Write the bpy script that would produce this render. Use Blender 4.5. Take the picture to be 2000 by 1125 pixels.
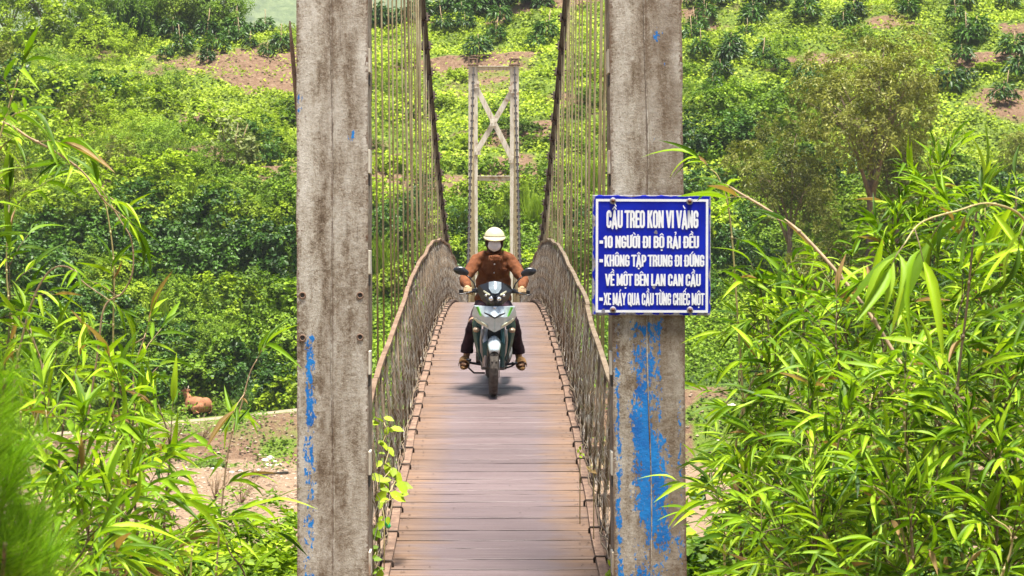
import bpy, bmesh, math, random
import numpy as np
from mathutils import Vector, Matrix

for _o in list(bpy.data.objects):
    bpy.data.objects.remove(_o)
SC = bpy.context.scene
COL = SC.collection
random.seed(11)
RNG = np.random.default_rng(11)
R = math.radians

# ------------------------------------------------------------------ camera
FPX = 4278.0                      # focal length in pixels of the 2000 px wide photograph
cam = bpy.data.cameras.new('camera')
cam.lens = 77.0
cam.sensor_width = 36.0
cam.clip_start = 0.2
cam.clip_end = 6000
cam.dof.use_dof = True
cam.dof.focus_distance = 20.0
cam.dof.aperture_fstop = 13.0
cam_o = bpy.data.objects.new('camera', cam)
cam_o.rotation_euler = (R(90 - 0.837), 0, R(-0.469))
COL.objects.link(cam_o)
SC.camera = cam_o

# ------------------------------------------------------------------ sky, sun, exposure
SUN_DIR = Vector((0.06, -0.17, 1.0)).normalized()       # towards the sun
sun_el = math.asin(SUN_DIR.z)
sun_az = math.atan2(SUN_DIR.x, SUN_DIR.y)
W = bpy.data.worlds.new('World')
SC.world = W
W.use_nodes = True
wn = W.node_tree.nodes
sky = wn.new('ShaderNodeTexSky')
sky.sky_type = 'NISHITA'
sky.sun_disc = False
sky.sun_elevation = sun_el
sky.sun_rotation = sun_az
sky.air_density = 1.0
sky.dust_density = 2.5
sky.ozone_density = 1.0
W.node_tree.links.new(sky.outputs[0], wn['Background'].inputs[0])
wn['Background'].inputs[1].default_value = 0.05
sun = bpy.data.lights.new('sun', 'SUN')
sun.energy = 5.0
sun.angle = R(11.0)
sun.color = (1.0, 0.95, 0.86)
sun_o = bpy.data.objects.new('sun', sun)
sun_o.rotation_euler = SUN_DIR.to_track_quat('Z', 'Y').to_euler()
COL.objects.link(sun_o)
SC.view_settings.view_transform = 'Standard'
SC.view_settings.look = 'None'
SC.view_settings.exposure = 1.68
SC.view_settings.gamma = 1.0
SC.view_settings.use_curve_mapping = False
SC.render.engine = 'CYCLES'
SC.cycles.use_denoising = True
SC.cycles.use_adaptive_sampling = True
SC.cycles.adaptive_threshold = 0.02
SC.cycles.max_bounces = 6
SC.cycles.diffuse_bounces = 2
SC.cycles.glossy_bounces = 2
SC.cycles.transmission_bounces = 4
SC.cycles.volume_bounces = 0
SC.cycles.transparent_max_bounces = 4
SC.cycles.caustics_reflective = False
SC.cycles.caustics_refractive = False


# ------------------------------------------------------------------ helpers
def P(px, py, D):
    """world point that stands D metres ahead and shows at pixel (px, py) of the photograph"""
    return Vector(((px - 965) / FPX * D, D, (500 - py) / FPX * D))


def tag(o, label=None, cat=None, group=None, kind=None):
    if label: o['label'] = label
    if cat: o['category'] = cat
    if group: o['group'] = group
    if kind: o['kind'] = kind
    return o


def empty(name, loc=(0, 0, 0), rot=(0, 0, 0), scale=1.0):
    o = bpy.data.objects.new(name, None)
    o.empty_display_size = 0.2
    o.location = loc
    o.rotation_euler = rot
    o.scale = (scale,) * 3
    COL.objects.link(o)
    return o


def link(name, mesh, parent=None, mat=None):
    o = bpy.data.objects.new(name, mesh)
    COL.objects.link(o)
    if parent is not None:
        o.parent = parent
    if mat is not None:
        mesh.materials.clear()
        for m in (mat if isinstance(mat, (list, tuple)) else [mat]):
            mesh.materials.append(m)
    return o


def mesh_np(name, V, Fs, smooth=False, tint=None, midx=None):
    """mesh from numpy: V (n,3); Fs (m,k) faces of one size k, or a list of such arrays"""
    if not isinstance(Fs, list):
        Fs = [Fs]
    V = np.ascontiguousarray(V, dtype=np.float32)
    me = bpy.data.meshes.new(name)
    me.vertices.add(len(V))
    me.vertices.foreach_set('co', V.ravel())
    nl = sum(f.size for f in Fs)
    nf = sum(len(f) for f in Fs)
    me.loops.add(nl)
    me.loops.foreach_set('vertex_index', np.concatenate([f.ravel() for f in Fs]).astype(np.int32))
    me.polygons.add(nf)
    st, tot, s = [], [], 0
    for f in Fs:
        k = f.shape[1]
        st.append(s + np.arange(len(f)) * k)
        tot.append(np.full(len(f), k))
        s += f.size
    me.polygons.foreach_set('loop_start', np.concatenate(st).astype(np.int32))
    me.polygons.foreach_set('loop_total', np.concatenate(tot).astype(np.int32))
    if midx is not None:
        me.polygons.foreach_set('material_index', np.asarray(midx, dtype=np.int32))
    me.update(calc_edges=True)
    me.polygons.foreach_set('use_smooth', np.full(nf, bool(smooth)))
    if tint is not None:
        a = me.attributes.new('tint', 'FLOAT', 'FACE')
        a.data.foreach_set('value', np.asarray(tint, dtype=np.float32))
    return me


def scatter(TV, TF, M, T, tint=None):
    """copies of a small template (TV, TF) with matrices M (k,3,3) and offsets T (k,3)"""
    k, n = len(T), len(TV)
    V = (np.einsum('kij,nj->kni', M, TV) + T[:, None, :]).reshape(-1, 3)
    Fa = (TF[None] + (np.arange(k) * n)[:, None, None]).reshape(-1, TF.shape[1])
    ti = None if tint is None else np.repeat(tint, len(TF))
    return V, Fa, ti


def norm(v):
    return v / np.maximum(np.linalg.norm(v, axis=-1, keepdims=True), 1e-9)


def frames(d, n, ln, wd):
    """matrices whose y axis is leaf direction d (length ln), z axis ~ n, x the width wd"""
    d = norm(d)
    x = norm(np.cross(d, n))
    z = np.cross(x, d)
    return np.stack([x * wd[:, None], d * ln[:, None], z * ln[:, None]], axis=2)


class MB:
    """collects boxes, tubes, lofts; build() links them as one mesh object"""
    def __init__(s):
        s.V, s.F, s.S = [], [], []

    def add(s, V, Fc, smooth=False):
        b = len(s.V)
        s.V += [tuple(v) for v in V]
        for f in Fc:
            s.F.append([b + i for i in f])
            s.S.append(smooth)

    def box(s, c, size, M=None):
        hx, hy, hz = size[0] / 2, size[1] / 2, size[2] / 2
        V = [Vector((x, y, z)) for z in (-hz, hz) for y in (-hy, hy) for x in (-hx, hx)]
        if M is not None:
            V = [M @ v for v in V]
        c = Vector(c)
        s.add([v + c for v in V], [(0, 2, 3, 1), (4, 5, 7, 6), (0, 1, 5, 4), (2, 6, 7, 3), (0, 4, 6, 2), (1, 3, 7, 5)])

    def loft(s, rings, caps=True, smooth=True, closed=True):
        n = len(rings[0])
        V = [v for r in rings for v in r]
        Fc = []
        for i in range(len(rings) - 1):
            for j in range(n if closed else n - 1):
                a, b = i * n + j, i * n + (j + 1) % n
                Fc.append((a, b, b + n, a + n))
        s.add(V, Fc, smooth)
        if caps and closed:
            b = len(s.V) - len(V)
            s.F.append([b + j for j in range(n)][::-1]); s.S.append(False)
            s.F.append([b + (len(rings) - 1) * n + j for j in range(n)]); s.S.append(False)

    def tube(s, pts, r, n=8, caps=True, smooth=True, flat=1.0):
        pts = [Vector(p) for p in pts]
        rs = r if isinstance(r, (list, tuple)) else [r] * len(pts)
        rings, u = [], None
        for i, p in enumerate(pts):
            t = (pts[min(i + 1, len(pts) - 1)] - pts[max(i - 1, 0)]).normalized()
            if u is None:
                u = t.orthogonal().normalized()
            else:
                u = (u - t * u.dot(t))
                u = u.normalized() if u.length > 1e-6 else t.orthogonal().normalized()
            w = t.cross(u)
            rings.append([p + (u * math.cos(a) + w * math.sin(a) * flat) * rs[i] for a in [2 * math.pi * k / n for k in range(n)]])
        s.loft(rings, caps, smooth)

    def lathe(s, prof, n=16, M=None, smooth=True, caps=False):
        """profile [(r, h)] about the local z axis"""
        rings = []
        for r, h in prof:
            ring = [Vector((r * math.cos(2 * math.pi * k / n), r * math.sin(2 * math.pi * k / n), h)) for k in range(n)]
            rings.append([M @ v for v in ring] if M is not None else ring)
        s.loft(rings, caps, smooth)

    def ellip(s, c, r, n=14, m=9, M=None):
        rings = []
        for i in range(m + 1):
            a = -math.pi / 2 + math.pi * i / m
            a = max(min(a, math.pi / 2 - 0.02), -math.pi / 2 + 0.02)
            ring = [Vector((r[0] * math.cos(a) * math.cos(2 * math.pi * k / n), r[1] * math.cos(a) * math.sin(2 * math.pi * k / n), r[2] * math.sin(a))) for k in range(n)]
            if M is not None:
                ring = [M @ v for v in ring]
            rings.append([v + Vector(c) for v in ring])
        s.loft(rings, True, True)

    def prism(s, poly, y0, y1):
        """polygon in the x-z plane pushed from y0 to y1"""
        n = len(poly)
        V = [(x, y0, z) for x, z in poly] + [(x, y1, z) for x, z in poly]
        s.add(V, [list(range(n)), list(range(2 * n - 1, n - 1, -1))] + [(i, i + n, (i + 1) % n + n, (i + 1) % n) for i in range(n)])

    def mesh(s, name):
        me = bpy.data.meshes.new(name)
        me.from_pydata([tuple(v) for v in s.V], [], s.F)
        me.polygons.foreach_set('use_smooth', s.S)
        return me

    def build(s, name, mat, parent=None, bevel=0, loc=None, subsurf=0):
        me = s.mesh(name)
        bm = bmesh.new(); bm.from_mesh(me)
        bmesh.ops.recalc_face_normals(bm, faces=bm.faces)
        bm.to_mesh(me); bm.free()
        o = link(name, me, parent, mat)
        if loc is not None:
            o.location = loc
        if bevel:
            m = o.modifiers.new('edge', 'BEVEL'); m.width = bevel; m.segments = 2; m.limit_method = 'ANGLE'; m.angle_limit = R(35)
        if subsurf:
            m = o.modifiers.new('round', 'SUBSURF'); m.levels = subsurf; m.render_levels = subsurf
        return o


def copy_tree(o, parent=None):
    c = o.copy()
    COL.objects.link(c)
    c.parent = parent
    for ch in o.children:
        copy_tree(ch, c)
    return c


# ------------------------------------------------------------------ noise on arrays
def _hash(i, j, seed):
    h = (i.astype(np.int64) * 374761393 + j.astype(np.int64) * 668265263 + seed * 1442695041) & 0x7fffffff
    h = ((h ^ (h >> 13)) * 1274126177) & 0x7fffffff
    return ((h ^ (h >> 16)) & 0xffff) / 65535.0


def vn(x, y, seed=0):
    x = np.asarray(x, dtype=float); y = np.asarray(y, dtype=float)
    i, j = np.floor(x), np.floor(y)
    u, v = x - i, y - j
    u = u * u * (3 - 2 * u); v = v * v * (3 - 2 * v)
    a, b = _hash(i, j, seed), _hash(i + 1, j, seed)
    c, d = _hash(i, j + 1, seed), _hash(i + 1, j + 1, seed)
    return (a * (1 - u) + b * u) * (1 - v) + (c * (1 - u) + d * u) * v


def fbm(x, y, seed=0, octv=4):
    s, a, t = 0, 1.0, 0
    for k in range(octv):
        s = s + a * vn(x * 2 ** k, y * 2 ** k, seed + k); t += a; a *= 0.5
    return s / t
# ------------------------------------------------------------------ materials
MATS = {}


class NT:
    """short hand for building a node tree"""
    def __init__(s, name):
        s.m = bpy.data.materials.new(name)
        s.m.use_nodes = True
        s.t = s.m.node_tree
        s.b = s.t.nodes['Principled BSDF']
        s.out = s.t.nodes['Material Output']
        MATS[name] = s.m

    def n(s, typ, **kw):
        nd = s.t.nodes.new(typ)
        for k, v in kw.items():
            if hasattr(nd, k):
                setattr(nd, k, v)
            else:
                nd.inputs[k].default_value = v
        return nd

    def l(s, a, b):
        s.t.links.new(a, b)

    def coord(s, scale=(1, 1, 1), kind='Object', loc=(0, 0, 0)):
        tc = s.n('ShaderNodeTexCoord')
        mp = s.n('ShaderNodeMapping')
        mp.inputs['Scale'].default_value = scale
        mp.inputs['Location'].default_value = loc
        s.l(tc.outputs[kind], mp.inputs['Vector'])
        return mp.outputs[0]

    def noise(s, vec, scale=5, detail=4, rough=0.55, dist=0.0):
        nd = s.n('ShaderNodeTexNoise')
        nd.inputs['Scale'].default_value = scale
        nd.inputs['Detail'].default_value = detail
        nd.inputs['Roughness'].default_value = rough
        nd.inputs['Distortion'].default_value = dist
        s.l(vec, nd.inputs['Vector'])
        return nd.outputs['Fac']

    def ramp(s, fac, stops, interp='LINEAR'):
        nd = s.n('ShaderNodeValToRGB')
        cr = nd.color_ramp
        cr.interpolation = interp
        while len(cr.elements) < len(stops):
            cr.elements.new(0.5)
        for e, (p, c) in zip(cr.elements, stops):
            e.position = p
            e.color = (c, c, c, 1) if isinstance(c, (int, float)) else (*c, 1)
        s.l(fac, nd.inputs[0])
        return nd.outputs[0]

    def mix(s, fac, a, b, mode='MIX'):
        nd = s.n('ShaderNodeMix', data_type='RGBA', blend_type=mode)
        for inp, v in ((nd.inputs[0], fac), (nd.inputs[6], a), (nd.inputs[7], b)):
            if isinstance(v, (int, float)):
                inp.default_value = v
            elif isinstance(v, tuple):
                inp.default_value = (*v, 1)
            else:
                s.l(v, inp)
        return nd.outputs[2]

    def math(s, op, a, b=0.0, c=None):
        nd = s.n('ShaderNodeMath', operation=op)
        for i, v in enumerate((a, b) if c is None else (a, b, c)):
            if isinstance(v, (int, float)):
                nd.inputs[i].default_value = v
            else:
                s.l(v, nd.inputs[i])
        return nd.outputs[0]

    def bump(s, h, strength=0.3, dist=0.01):
        nd = s.n('ShaderNodeBump')
        nd.inputs['Strength'].default_value = strength
        nd.inputs['Distance'].default_value = dist
        s.l(h, nd.inputs['Height'])
        s.l(nd.outputs[0], s.b.inputs['Normal'])

    def base(s, v):
        if isinstance(v, tuple):
            s.b.inputs['Base Color'].default_value = (*v, 1)
        else:
            s.l(v, s.b.inputs['Base Color'])

    def set(s, rough=0.5, metal=0.0, spec=0.5):
        s.b.inputs['Roughness'].default_value = rough
        s.b.inputs['Metallic'].default_value = metal
        s.b.inputs['Specular IOR Level'].default_value = spec

    def attr(s, name):
        nd = s.n('ShaderNodeAttribute')
        nd.attribute_name = name
        return nd.outputs['Fac']


def plain(name, col, rough=0.5, metal=0.0, spec=0.5, var=0.15, scale=20, bump=0.0):
    """one colour with a little mottling so no surface is dead flat"""
    k = NT(name)
    f = k.noise(k.coord(), scale, 3)
    lo = tuple(c * (1 - var) for c in col); hi = tuple(min(1, c * (1 + var)) for c in col)
    k.base(k.ramp(f, [(0.3, lo), (0.7, hi)]))
    k.set(rough, metal, spec)
    if bump:
        k.bump(f, bump, 0.01)
    return k.m


def leaf_mat(name, dark, mid, light, trans=0.32, rough=0.55, spec=0.25, objvar=0.4):
    """two-sided leaf: colour by the leaf's own tint and by the plant"""
    k = NT(name)
    oi = k.n('ShaderNodeObjectInfo')
    f = k.math('ADD', k.math('MULTIPLY', k.attr('tint'), 1 - objvar), k.math('MULTIPLY', oi.outputs['Random'], objvar))
    col = k.ramp(f, [(0.05, dark), (0.5, mid), (0.95, light)])
    k.base(col)
    k.set(rough, 0, spec)
    tr = k.n('ShaderNodeBsdfTranslucent')
    k.l(k.mix(1.0, col, (1.1, 1.2, 0.5), 'MULTIPLY'), tr.inputs[0])
    ms = k.n('ShaderNodeMixShader')
    ms.inputs[0].default_value = trans
    k.l(k.b.outputs[0], ms.inputs[1]); k.l(tr.outputs[0], ms.inputs[2])
    k.l(ms.outputs[0], k.out.inputs[0])
    return k.m


leaf_mat('leaf_shrub', (0.021, 0.048, 0.0033), (0.122, 0.220, 0.0065), (0.304, 0.439, 0.0193), trans=0.26)
leaf_mat('leaf_lime', (0.057, 0.100, 0.0033), (0.245, 0.349, 0.0078), (0.435, 0.561, 0.0303), trans=0.28)
leaf_mat('leaf_deep', (0.009, 0.034, 0.0033), (0.038, 0.101, 0.0060), (0.090, 0.200, 0.0127), trans=0.2, rough=0.45, spec=0.3)
leaf_mat('leaf_olive', (0.047, 0.063, 0.0044), (0.156, 0.173, 0.0130), (0.349, 0.354, 0.0688), trans=0.26, rough=0.45)
leaf_mat('leaf_silver', (0.104, 0.150, 0.0330), (0.285, 0.320, 0.1089), (0.540, 0.538, 0.2783), trans=0.3)
leaf_mat('leaf_bamboo', (0.029, 0.080, 0.0033), (0.157, 0.288, 0.0065), (0.370, 0.522, 0.0220), trans=0.32, rough=0.5, spec=0.2, objvar=0.85)
leaf_mat('leaf_bamboo_mass', (0.021, 0.065, 0.0033), (0.116, 0.227, 0.0052), (0.315, 0.459, 0.0193), trans=0.3, rough=0.5, spec=0.2, objvar=0.1)
leaf_mat('leaf_cover', (0.086, 0.135, 0.0044), (0.257, 0.343, 0.0103), (0.402, 0.510, 0.0303), objvar=0.0, trans=0.28)
leaf_mat('leaf_grass', (0.096, 0.160, 0.0066), (0.245, 0.356, 0.0182), (0.381, 0.522, 0.0550))
leaf_mat('pine_needle', (0.043, 0.110, 0.0044), (0.139, 0.294, 0.0078), (0.304, 0.535, 0.0220), trans=0.35, objvar=0.2)
leaf_mat('leaf_dry', (0.16, 0.09, 0.03), (0.28, 0.18, 0.07), (0.40, 0.30, 0.13), trans=0.3)

# bark, twigs
k = NT('bark')
v = k.coord((1, 1, 0.25))
f = k.noise(v, 22, 5, 0.65)
k.base(k.ramp(f, [(0.3, (0.09, 0.055, 0.035)), (0.6, (0.23, 0.16, 0.10)), (0.85, (0.36, 0.29, 0.2))])); k.set(0.85); k.bump(f, 0.6, 0.03)
k = NT('bamboo_stem')
f = k.noise(k.coord((1, 1, 1), 'Generated'), 9, 4)
k.base(k.ramp(f, [(0.3, (0.24, 0.19, 0.07)), (0.55, (0.36, 0.30, 0.12)), (0.8, (0.22, 0.26, 0.06))])); k.set(0.45)
plain('twig', (0.30, 0.21, 0.12), 0.8, var=0.35)
plain('stem_dark', (0.10, 0.07, 0.03), 0.7, var=0.3)

# soil / ground
k = NT('soil')
v = k.coord()
n1 = k.noise(v, 0.45, 6, 0.6)
n2 = k.noise(v, 3.5, 6, 0.7)
n3 = k.noise(v, 18, 4, 0.7)
soil = k.ramp(n2, [(0.25, (0.075, 0.042, 0.025)), (0.5, (0.165, 0.102, 0.064)), (0.75, (0.26, 0.18, 0.12))])
sand = k.ramp(n2, [(0.25, (0.13, 0.083, 0.053)), (0.5, (0.25, 0.172, 0.113)), (0.78, (0.34, 0.25, 0.175))])
green = k.ramp(n3, [(0.3, (0.05, 0.09, 0.012)), (0.7, (0.16, 0.22, 0.03))])
c = k.mix(k.attr('sand'), soil, sand)
gm = k.ramp(k.math('ADD', k.math('MULTIPLY', n1, 0.35), k.math('ADD', k.math('MULTIPLY', n2, 0.3), k.math('MULTIPLY', k.attr('green'), 0.55))), [(0.46, 0.0), (0.62, 1.0)])
c = k.mix(gm, c, green)
k.base(c); k.set(0.95, 0, 0.15)
k.bump(k.math('ADD', n2, k.math('MULTIPLY', n3, 0.5)), 0.9, 0.12)

k = NT('packed_path')
f = k.noise(k.coord(), 2.2, 6, 0.65)
k.base(k.ramp(f, [(0.3, (0.21, 0.16, 0.105)), (0.7, (0.33, 0.27, 0.195))])); k.set(0.95, 0, 0.1); k.bump(f, 0.5, 0.05)

k = NT('far_wood')
v = k.coord()
f = k.noise(v, 0.09, 6, 0.65)
k.base(k.ramp(f, [(0.3, (0.045, 0.075, 0.02)), (0.5, (0.10, 0.14, 0.045)), (0.72, (0.18, 0.22, 0.08))])); k.set(0.95, 0, 0.1); k.bump(f, 1.0, 3.0)
plain('pale_rock', (0.62, 0.55, 0.45), 0.9, var=0.25, scale=6, bump=0.4)
k = NT('bank_stone')
k.base(k.ramp(k.attr('tint'), [(0.0, (0.09, 0.06, 0.04)), (0.5, (0.24, 0.17, 0.115)), (1.0, (0.44, 0.36, 0.28))])); k.set(0.9, 0, 0.2)
plain('black_pipe', (0.02, 0.02, 0.022), 0.5)

# bridge steel
k = NT('post_steel')     # old paint, rust specks, leftovers of blue paint; object z = metres
v2 = k.coord()
st = k.noise(k.coord((1, 1, 0.22)), 8, 7, 0.68)
mo = k.noise(v2, 4.5, 8, 0.72)
fine = k.noise(v2, 38, 5, 0.75)
vfine = k.noise(v2, 130, 4, 0.75)
mixn = k.math('ADD', k.math('MULTIPLY', st, 0.38), k.math('ADD', k.math('MULTIPLY', mo, 0.2), k.math('ADD', k.math('MULTIPLY', fine, 0.22), k.math('MULTIPLY', vfine, 0.2))))
c = k.ramp(mixn, [(0.40, (0.07, 0.048, 0.03)), (0.45, (0.19, 0.148, 0.105)), (0.50, (0.36, 0.32, 0.26)), (0.55, (0.48, 0.445, 0.385)), (0.63, (0.62, 0.595, 0.535))])
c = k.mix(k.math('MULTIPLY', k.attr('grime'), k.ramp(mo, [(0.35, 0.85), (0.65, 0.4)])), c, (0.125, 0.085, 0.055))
drip = k.noise(k.coord((1, 1, 0.05)), 24, 3, 0.6)
c = k.mix(k.math('MULTIPLY', k.ramp(drip, [(0.62, 0.0), (0.72, 0.7)]), k.ramp(k.noise(v2, 1.7, 3), [(0.45, 0.0), (0.6, 1.0)])), c, (0.06, 0.035, 0.022))
rs = k.noise(v2, 55, 5, 0.7)
c = k.mix(k.ramp(rs, [(0.64, 0.0), (0.68, 0.9)]), c, (0.10, 0.042, 0.02))
ws = k.noise(k.coord((1, 1, 1), loc=(3, 5, 7)), 14, 2, 0.4)
c = k.mix(k.ramp(ws, [(0.69, 0.0), (0.74, 0.65)]), c, (0.52, 0.49, 0.43))
sx = k.n('ShaderNodeSeparateXYZ'); k.l(k.t.nodes.new('ShaderNodeTexCoord').outputs['Object'], sx.inputs[0])
ex = k.math('ABSOLUTE', sx.outputs[0])
edge = k.math('MULTIPLY', k.math('GREATER_THAN', k.math('ADD', ex, k.math('MULTIPLY', rs, 0.09)), 0.262), k.ramp(mo, [(0.4, 0.1), (0.6, 0.9)]))
c = k.mix(edge, c, (0.10, 0.048, 0.024))
seam = k.math('MULTIPLY', k.math('LESS_THAN', k.math('ADD', ex, k.math('MULTIPLY', fine, 0.03)), 0.022), k.ramp(mo, [(0.42, 0.0), (0.6, 0.8)]))
c = k.mix(seam, c, (0.09, 0.05, 0.03))
bn = k.math('ADD', k.math('MULTIPLY', k.noise(k.coord((1, 1, 0.4), loc=(1.3, 0.2, 2.2)), 16, 7, 0.72), 0.5), k.math('MULTIPLY', k.noise(k.coord((1, 1, 0.6)), 48, 5, 0.7), 0.5))
bm_ = k.ramp(k.math('ADD', bn, k.attr('blue')), [(0.70, 0.0), (0.72, 1.0)])
bc = k.ramp(mo, [(0.35, (0.010, 0.10, 0.36)), (0.65, (0.014, 0.22, 0.60))])
c = k.mix(bm_, c, bc)
k.base(c); k.set(0.78, 0, 0.25)
k.bump(k.math('ADD', k.math('MULTIPLY', rs, 0.7), k.math('ADD', k.math('MULTIPLY', mixn, 1.2), k.math('MULTIPLY', bm_, 0.3))), 0.6, 0.008)

k = NT('pale_steel')
v = k.coord((1, 1, 0.2)); f = k.noise(v, 9, 5, 0.65); g = k.noise(k.coord(), 3, 4)
c = k.ramp(f, [(0.3, (0.343, 0.281, 0.198)), (0.5, (0.582, 0.541, 0.447)), (0.8, (0.707, 0.676, 0.593))])
c = k.mix(k.ramp(g, [(0.6, 0.0), (0.7, 0.8)]), c, (0.291, 0.156, 0.083))
k.base(c); k.set(0.7, 0, 0.3)

k = NT('rusty_steel')
v = k.coord(); f = k.noise(v, 14, 5, 0.7)
k.base(k.ramp(f, [(0.3, (0.085, 0.05, 0.035)), (0.55, (0.20, 0.125, 0.085)), (0.8, (0.34, 0.245, 0.17))])); k.set(0.75, 0, 0.35); k.bump(f, 0.4, 0.004)
plain('dark_iron', (0.055, 0.036, 0.026), 0.65, 0.3, var=0.4)
plain('cable_black', (0.022, 0.017, 0.014), 0.6, 0.2, var=0.4)
k = NT('rail_steel')
v = k.coord(); f = k.noise(v, 6, 5, 0.7)
k.base(k.ramp(f, [(0.3, (0.095, 0.049, 0.028)), (0.5, (0.182, 0.115, 0.072)), (0.75, (0.238, 0.171, 0.119))])); k.set(0.7, 0, 0.3)
k = NT('rail_grey')
v = k.coord(); f = k.noise(v, 5, 5, 0.7)
k.base(k.ramp(f, [(0.3, (0.079, 0.049, 0.025)), (0.5, (0.166, 0.122, 0.078)), (0.75, (0.218, 0.171, 0.119))])); k.set(0.7, 0, 0.3)
k = NT('wire')
v = k.coord(); f = k.noise(v, 3.5, 5, 0.7)
k.base(k.ramp(f, [(0.32, (0.184, 0.135, 0.088)), (0.5, (0.453, 0.393, 0.312)), (0.7, (0.625, 0.597, 0.527))])); k.set(0.55, 0.15, 0.4)
k = NT('rod')
v = k.coord(); f = k.noise(v, 2.5, 5, 0.7)
k.base(k.ramp(f, [(0.35, (0.203, 0.143, 0.068)), (0.55, (0.352, 0.300, 0.165)), (0.75, (0.435, 0.390, 0.262))])); k.set(0.6, 0.1, 0.4)

# deck boards
k = NT('deck_wood')
oi = k.n('ShaderNodeObjectInfo')
gx = k.n('ShaderNodeTexCoord')
mp = k.n('ShaderNodeMapping'); mp.inputs['Scale'].default_value = (0.7, 26, 26)
va = k.n('ShaderNodeVectorMath', operation='ADD')
cb = k.n('ShaderNodeCombineXYZ')
k.l(k.math('MULTIPLY', oi.outputs['Random'], 37.0), cb.inputs[0]); k.l(k.math('MULTIPLY', oi.outputs['Random'], 11.0), cb.inputs[1])
k.l(gx.outputs['Object'], va.inputs[0]); k.l(cb.outputs[0], va.inputs[1])
k.l(va.outputs[0], mp.inputs[0])
gr = k.noise(mp.outputs[0], 1.6, 6, 0.68, 0.4)
mp2 = k.n('ShaderNodeMapping'); mp2.inputs['Scale'].default_value = (1.5, 5, 5); k.l(va.outputs[0], mp2.inputs[0])
pat = k.noise(mp2.outputs[0], 1.3, 4, 0.6)
c = k.ramp(gr, [(0.25, (0.10, 0.063, 0.05)), (0.45, (0.235, 0.16, 0.135)), (0.62, (0.33, 0.245, 0.21)), (0.82, (0.45, 0.35, 0.29))])
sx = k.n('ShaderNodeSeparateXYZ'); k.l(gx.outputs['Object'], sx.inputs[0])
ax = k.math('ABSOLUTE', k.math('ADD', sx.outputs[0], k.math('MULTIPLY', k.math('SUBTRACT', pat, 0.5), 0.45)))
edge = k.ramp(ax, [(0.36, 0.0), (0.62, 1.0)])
worn_sheen = k.ramp(gr, [(0.25, (0.175, 0.118, 0.122)), (0.5, (0.275, 0.20, 0.205)), (0.8, (0.39, 0.305, 0.305))])  # mauve tone of the worn centre, with the sky sheen put into the colour
c = k.mix(k.math('MULTIPLY', k.math('SUBTRACT', 1.0, edge), 0.8), c, worn_sheen)
tan = k.ramp(gr, [(0.3, (0.22, 0.115, 0.065)), (0.6, (0.43, 0.26, 0.155)), (0.85, (0.60, 0.42, 0.28))])
c = k.mix(k.math('MULTIPLY', edge, k.ramp(pat, [(0.35, 0.25), (0.6, 0.9)])), c, tan)
scr = k.noise(mp.outputs[0], 3.5, 3, 0.6)
c = k.mix(k.math('MULTIPLY', k.ramp(scr, [(0.66, 0.0), (0.74, 0.6)]), k.ramp(pat, [(0.5, 0.0), (0.62, 1.0)])), c, (0.42, 0.31, 0.22))
hv = k.n('ShaderNodeHueSaturation')
k.l(c, hv.inputs['Color']); k.l(k.math('ADD', 0.39, k.math('MULTIPLY', oi.outputs['Random'], 0.13)), hv.inputs['Value'])
k.base(hv.outputs[0])
k.set(0.5, 0, 0.35)
k.l(k.ramp(edge, [(0.0, 0.5), (1.0, 0.7)]), k.b.inputs['Roughness'])
k.bump(gr, 0.35, 0.006)

# sign
k = NT('sign_blue')
v = k.coord(); f = k.noise(v, 5, 4)
c = k.ramp(f, [(0.35, (0.002, 0.008, 0.29)), (0.65, (0.004, 0.018, 0.42))])
sx = k.n('ShaderNodeSeparateXYZ'); k.l(k.t.nodes.new('ShaderNodeTexCoord').outputs['Object'], sx.inputs[0])
ch = k.noise(v, 11, 3, 0.5)
dz = k.math('ADD', sx.outputs[2], 0.381)          # distance from the lower edge
dxl = k.math('ADD', sx.outputs[0], 0.376)
dxr = k.math('SUBTRACT', 0.376, sx.outputs[0])
dzt = k.math('SUBTRACT', 0.381, sx.outputs[2])
d = k.math('MINIMUM', k.math('MINIMUM', dz, k.math('MULTIPLY', dxl, 1.3)), k.math('MINIMUM', k.math('MULTIPLY', dxr, 2.2), k.math('MULTIPLY', dzt, 2.4)))
chip = k.ramp(k.math('SUBTRACT', ch, k.math('MULTIPLY', d, 9.0)), [(0.36, 0.0), (0.385, 1.0)])
gc = k.ramp(k.noise(v, 30, 4, 0.7), [(0.3, (0.10, 0.06, 0.05)), (0.5, (0.24, 0.23, 0.26)), (0.75, (0.42, 0.42, 0.46))])
k.base(k.mix(chip, c, gc)); k.set(0.4, 0, 0.2)
plain('sign_white', (0.72, 0.73, 0.78), 0.4, var=0.05)
plain('bolt_rust', (0.10, 0.04, 0.025), 0.6, 0.4, var=0.5, scale=60)
plain('washer', (0.24, 0.23, 0.27), 0.5, 0.2, var=0.4, scale=60)
plain('hole_dark', (0.015, 0.012, 0.01), 0.9)
plain('old_wood', (0.14, 0.085, 0.055), 0.85, var=0.4, bump=0.4)
# ------------------------------------------------------------------ terrain
ZCX = [-400, -36, -25, -17.4, -13.7, -6.9, -2.4, 1.3, 14, 38.7, 400]
ZCZ = [14, 16.0, 16.2, 16.5, 16.8, 17.4, 18.4, 19.2, 20.2, 21.4, 30]


def sm(t):
    t = np.clip(t, 0, 1)
    return t * t * (3 - 2 * t)


def road_z(x):
    return np.clip(-7.4 + 0.1 * (x + 9.6), -8.6, -6.2)


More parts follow.
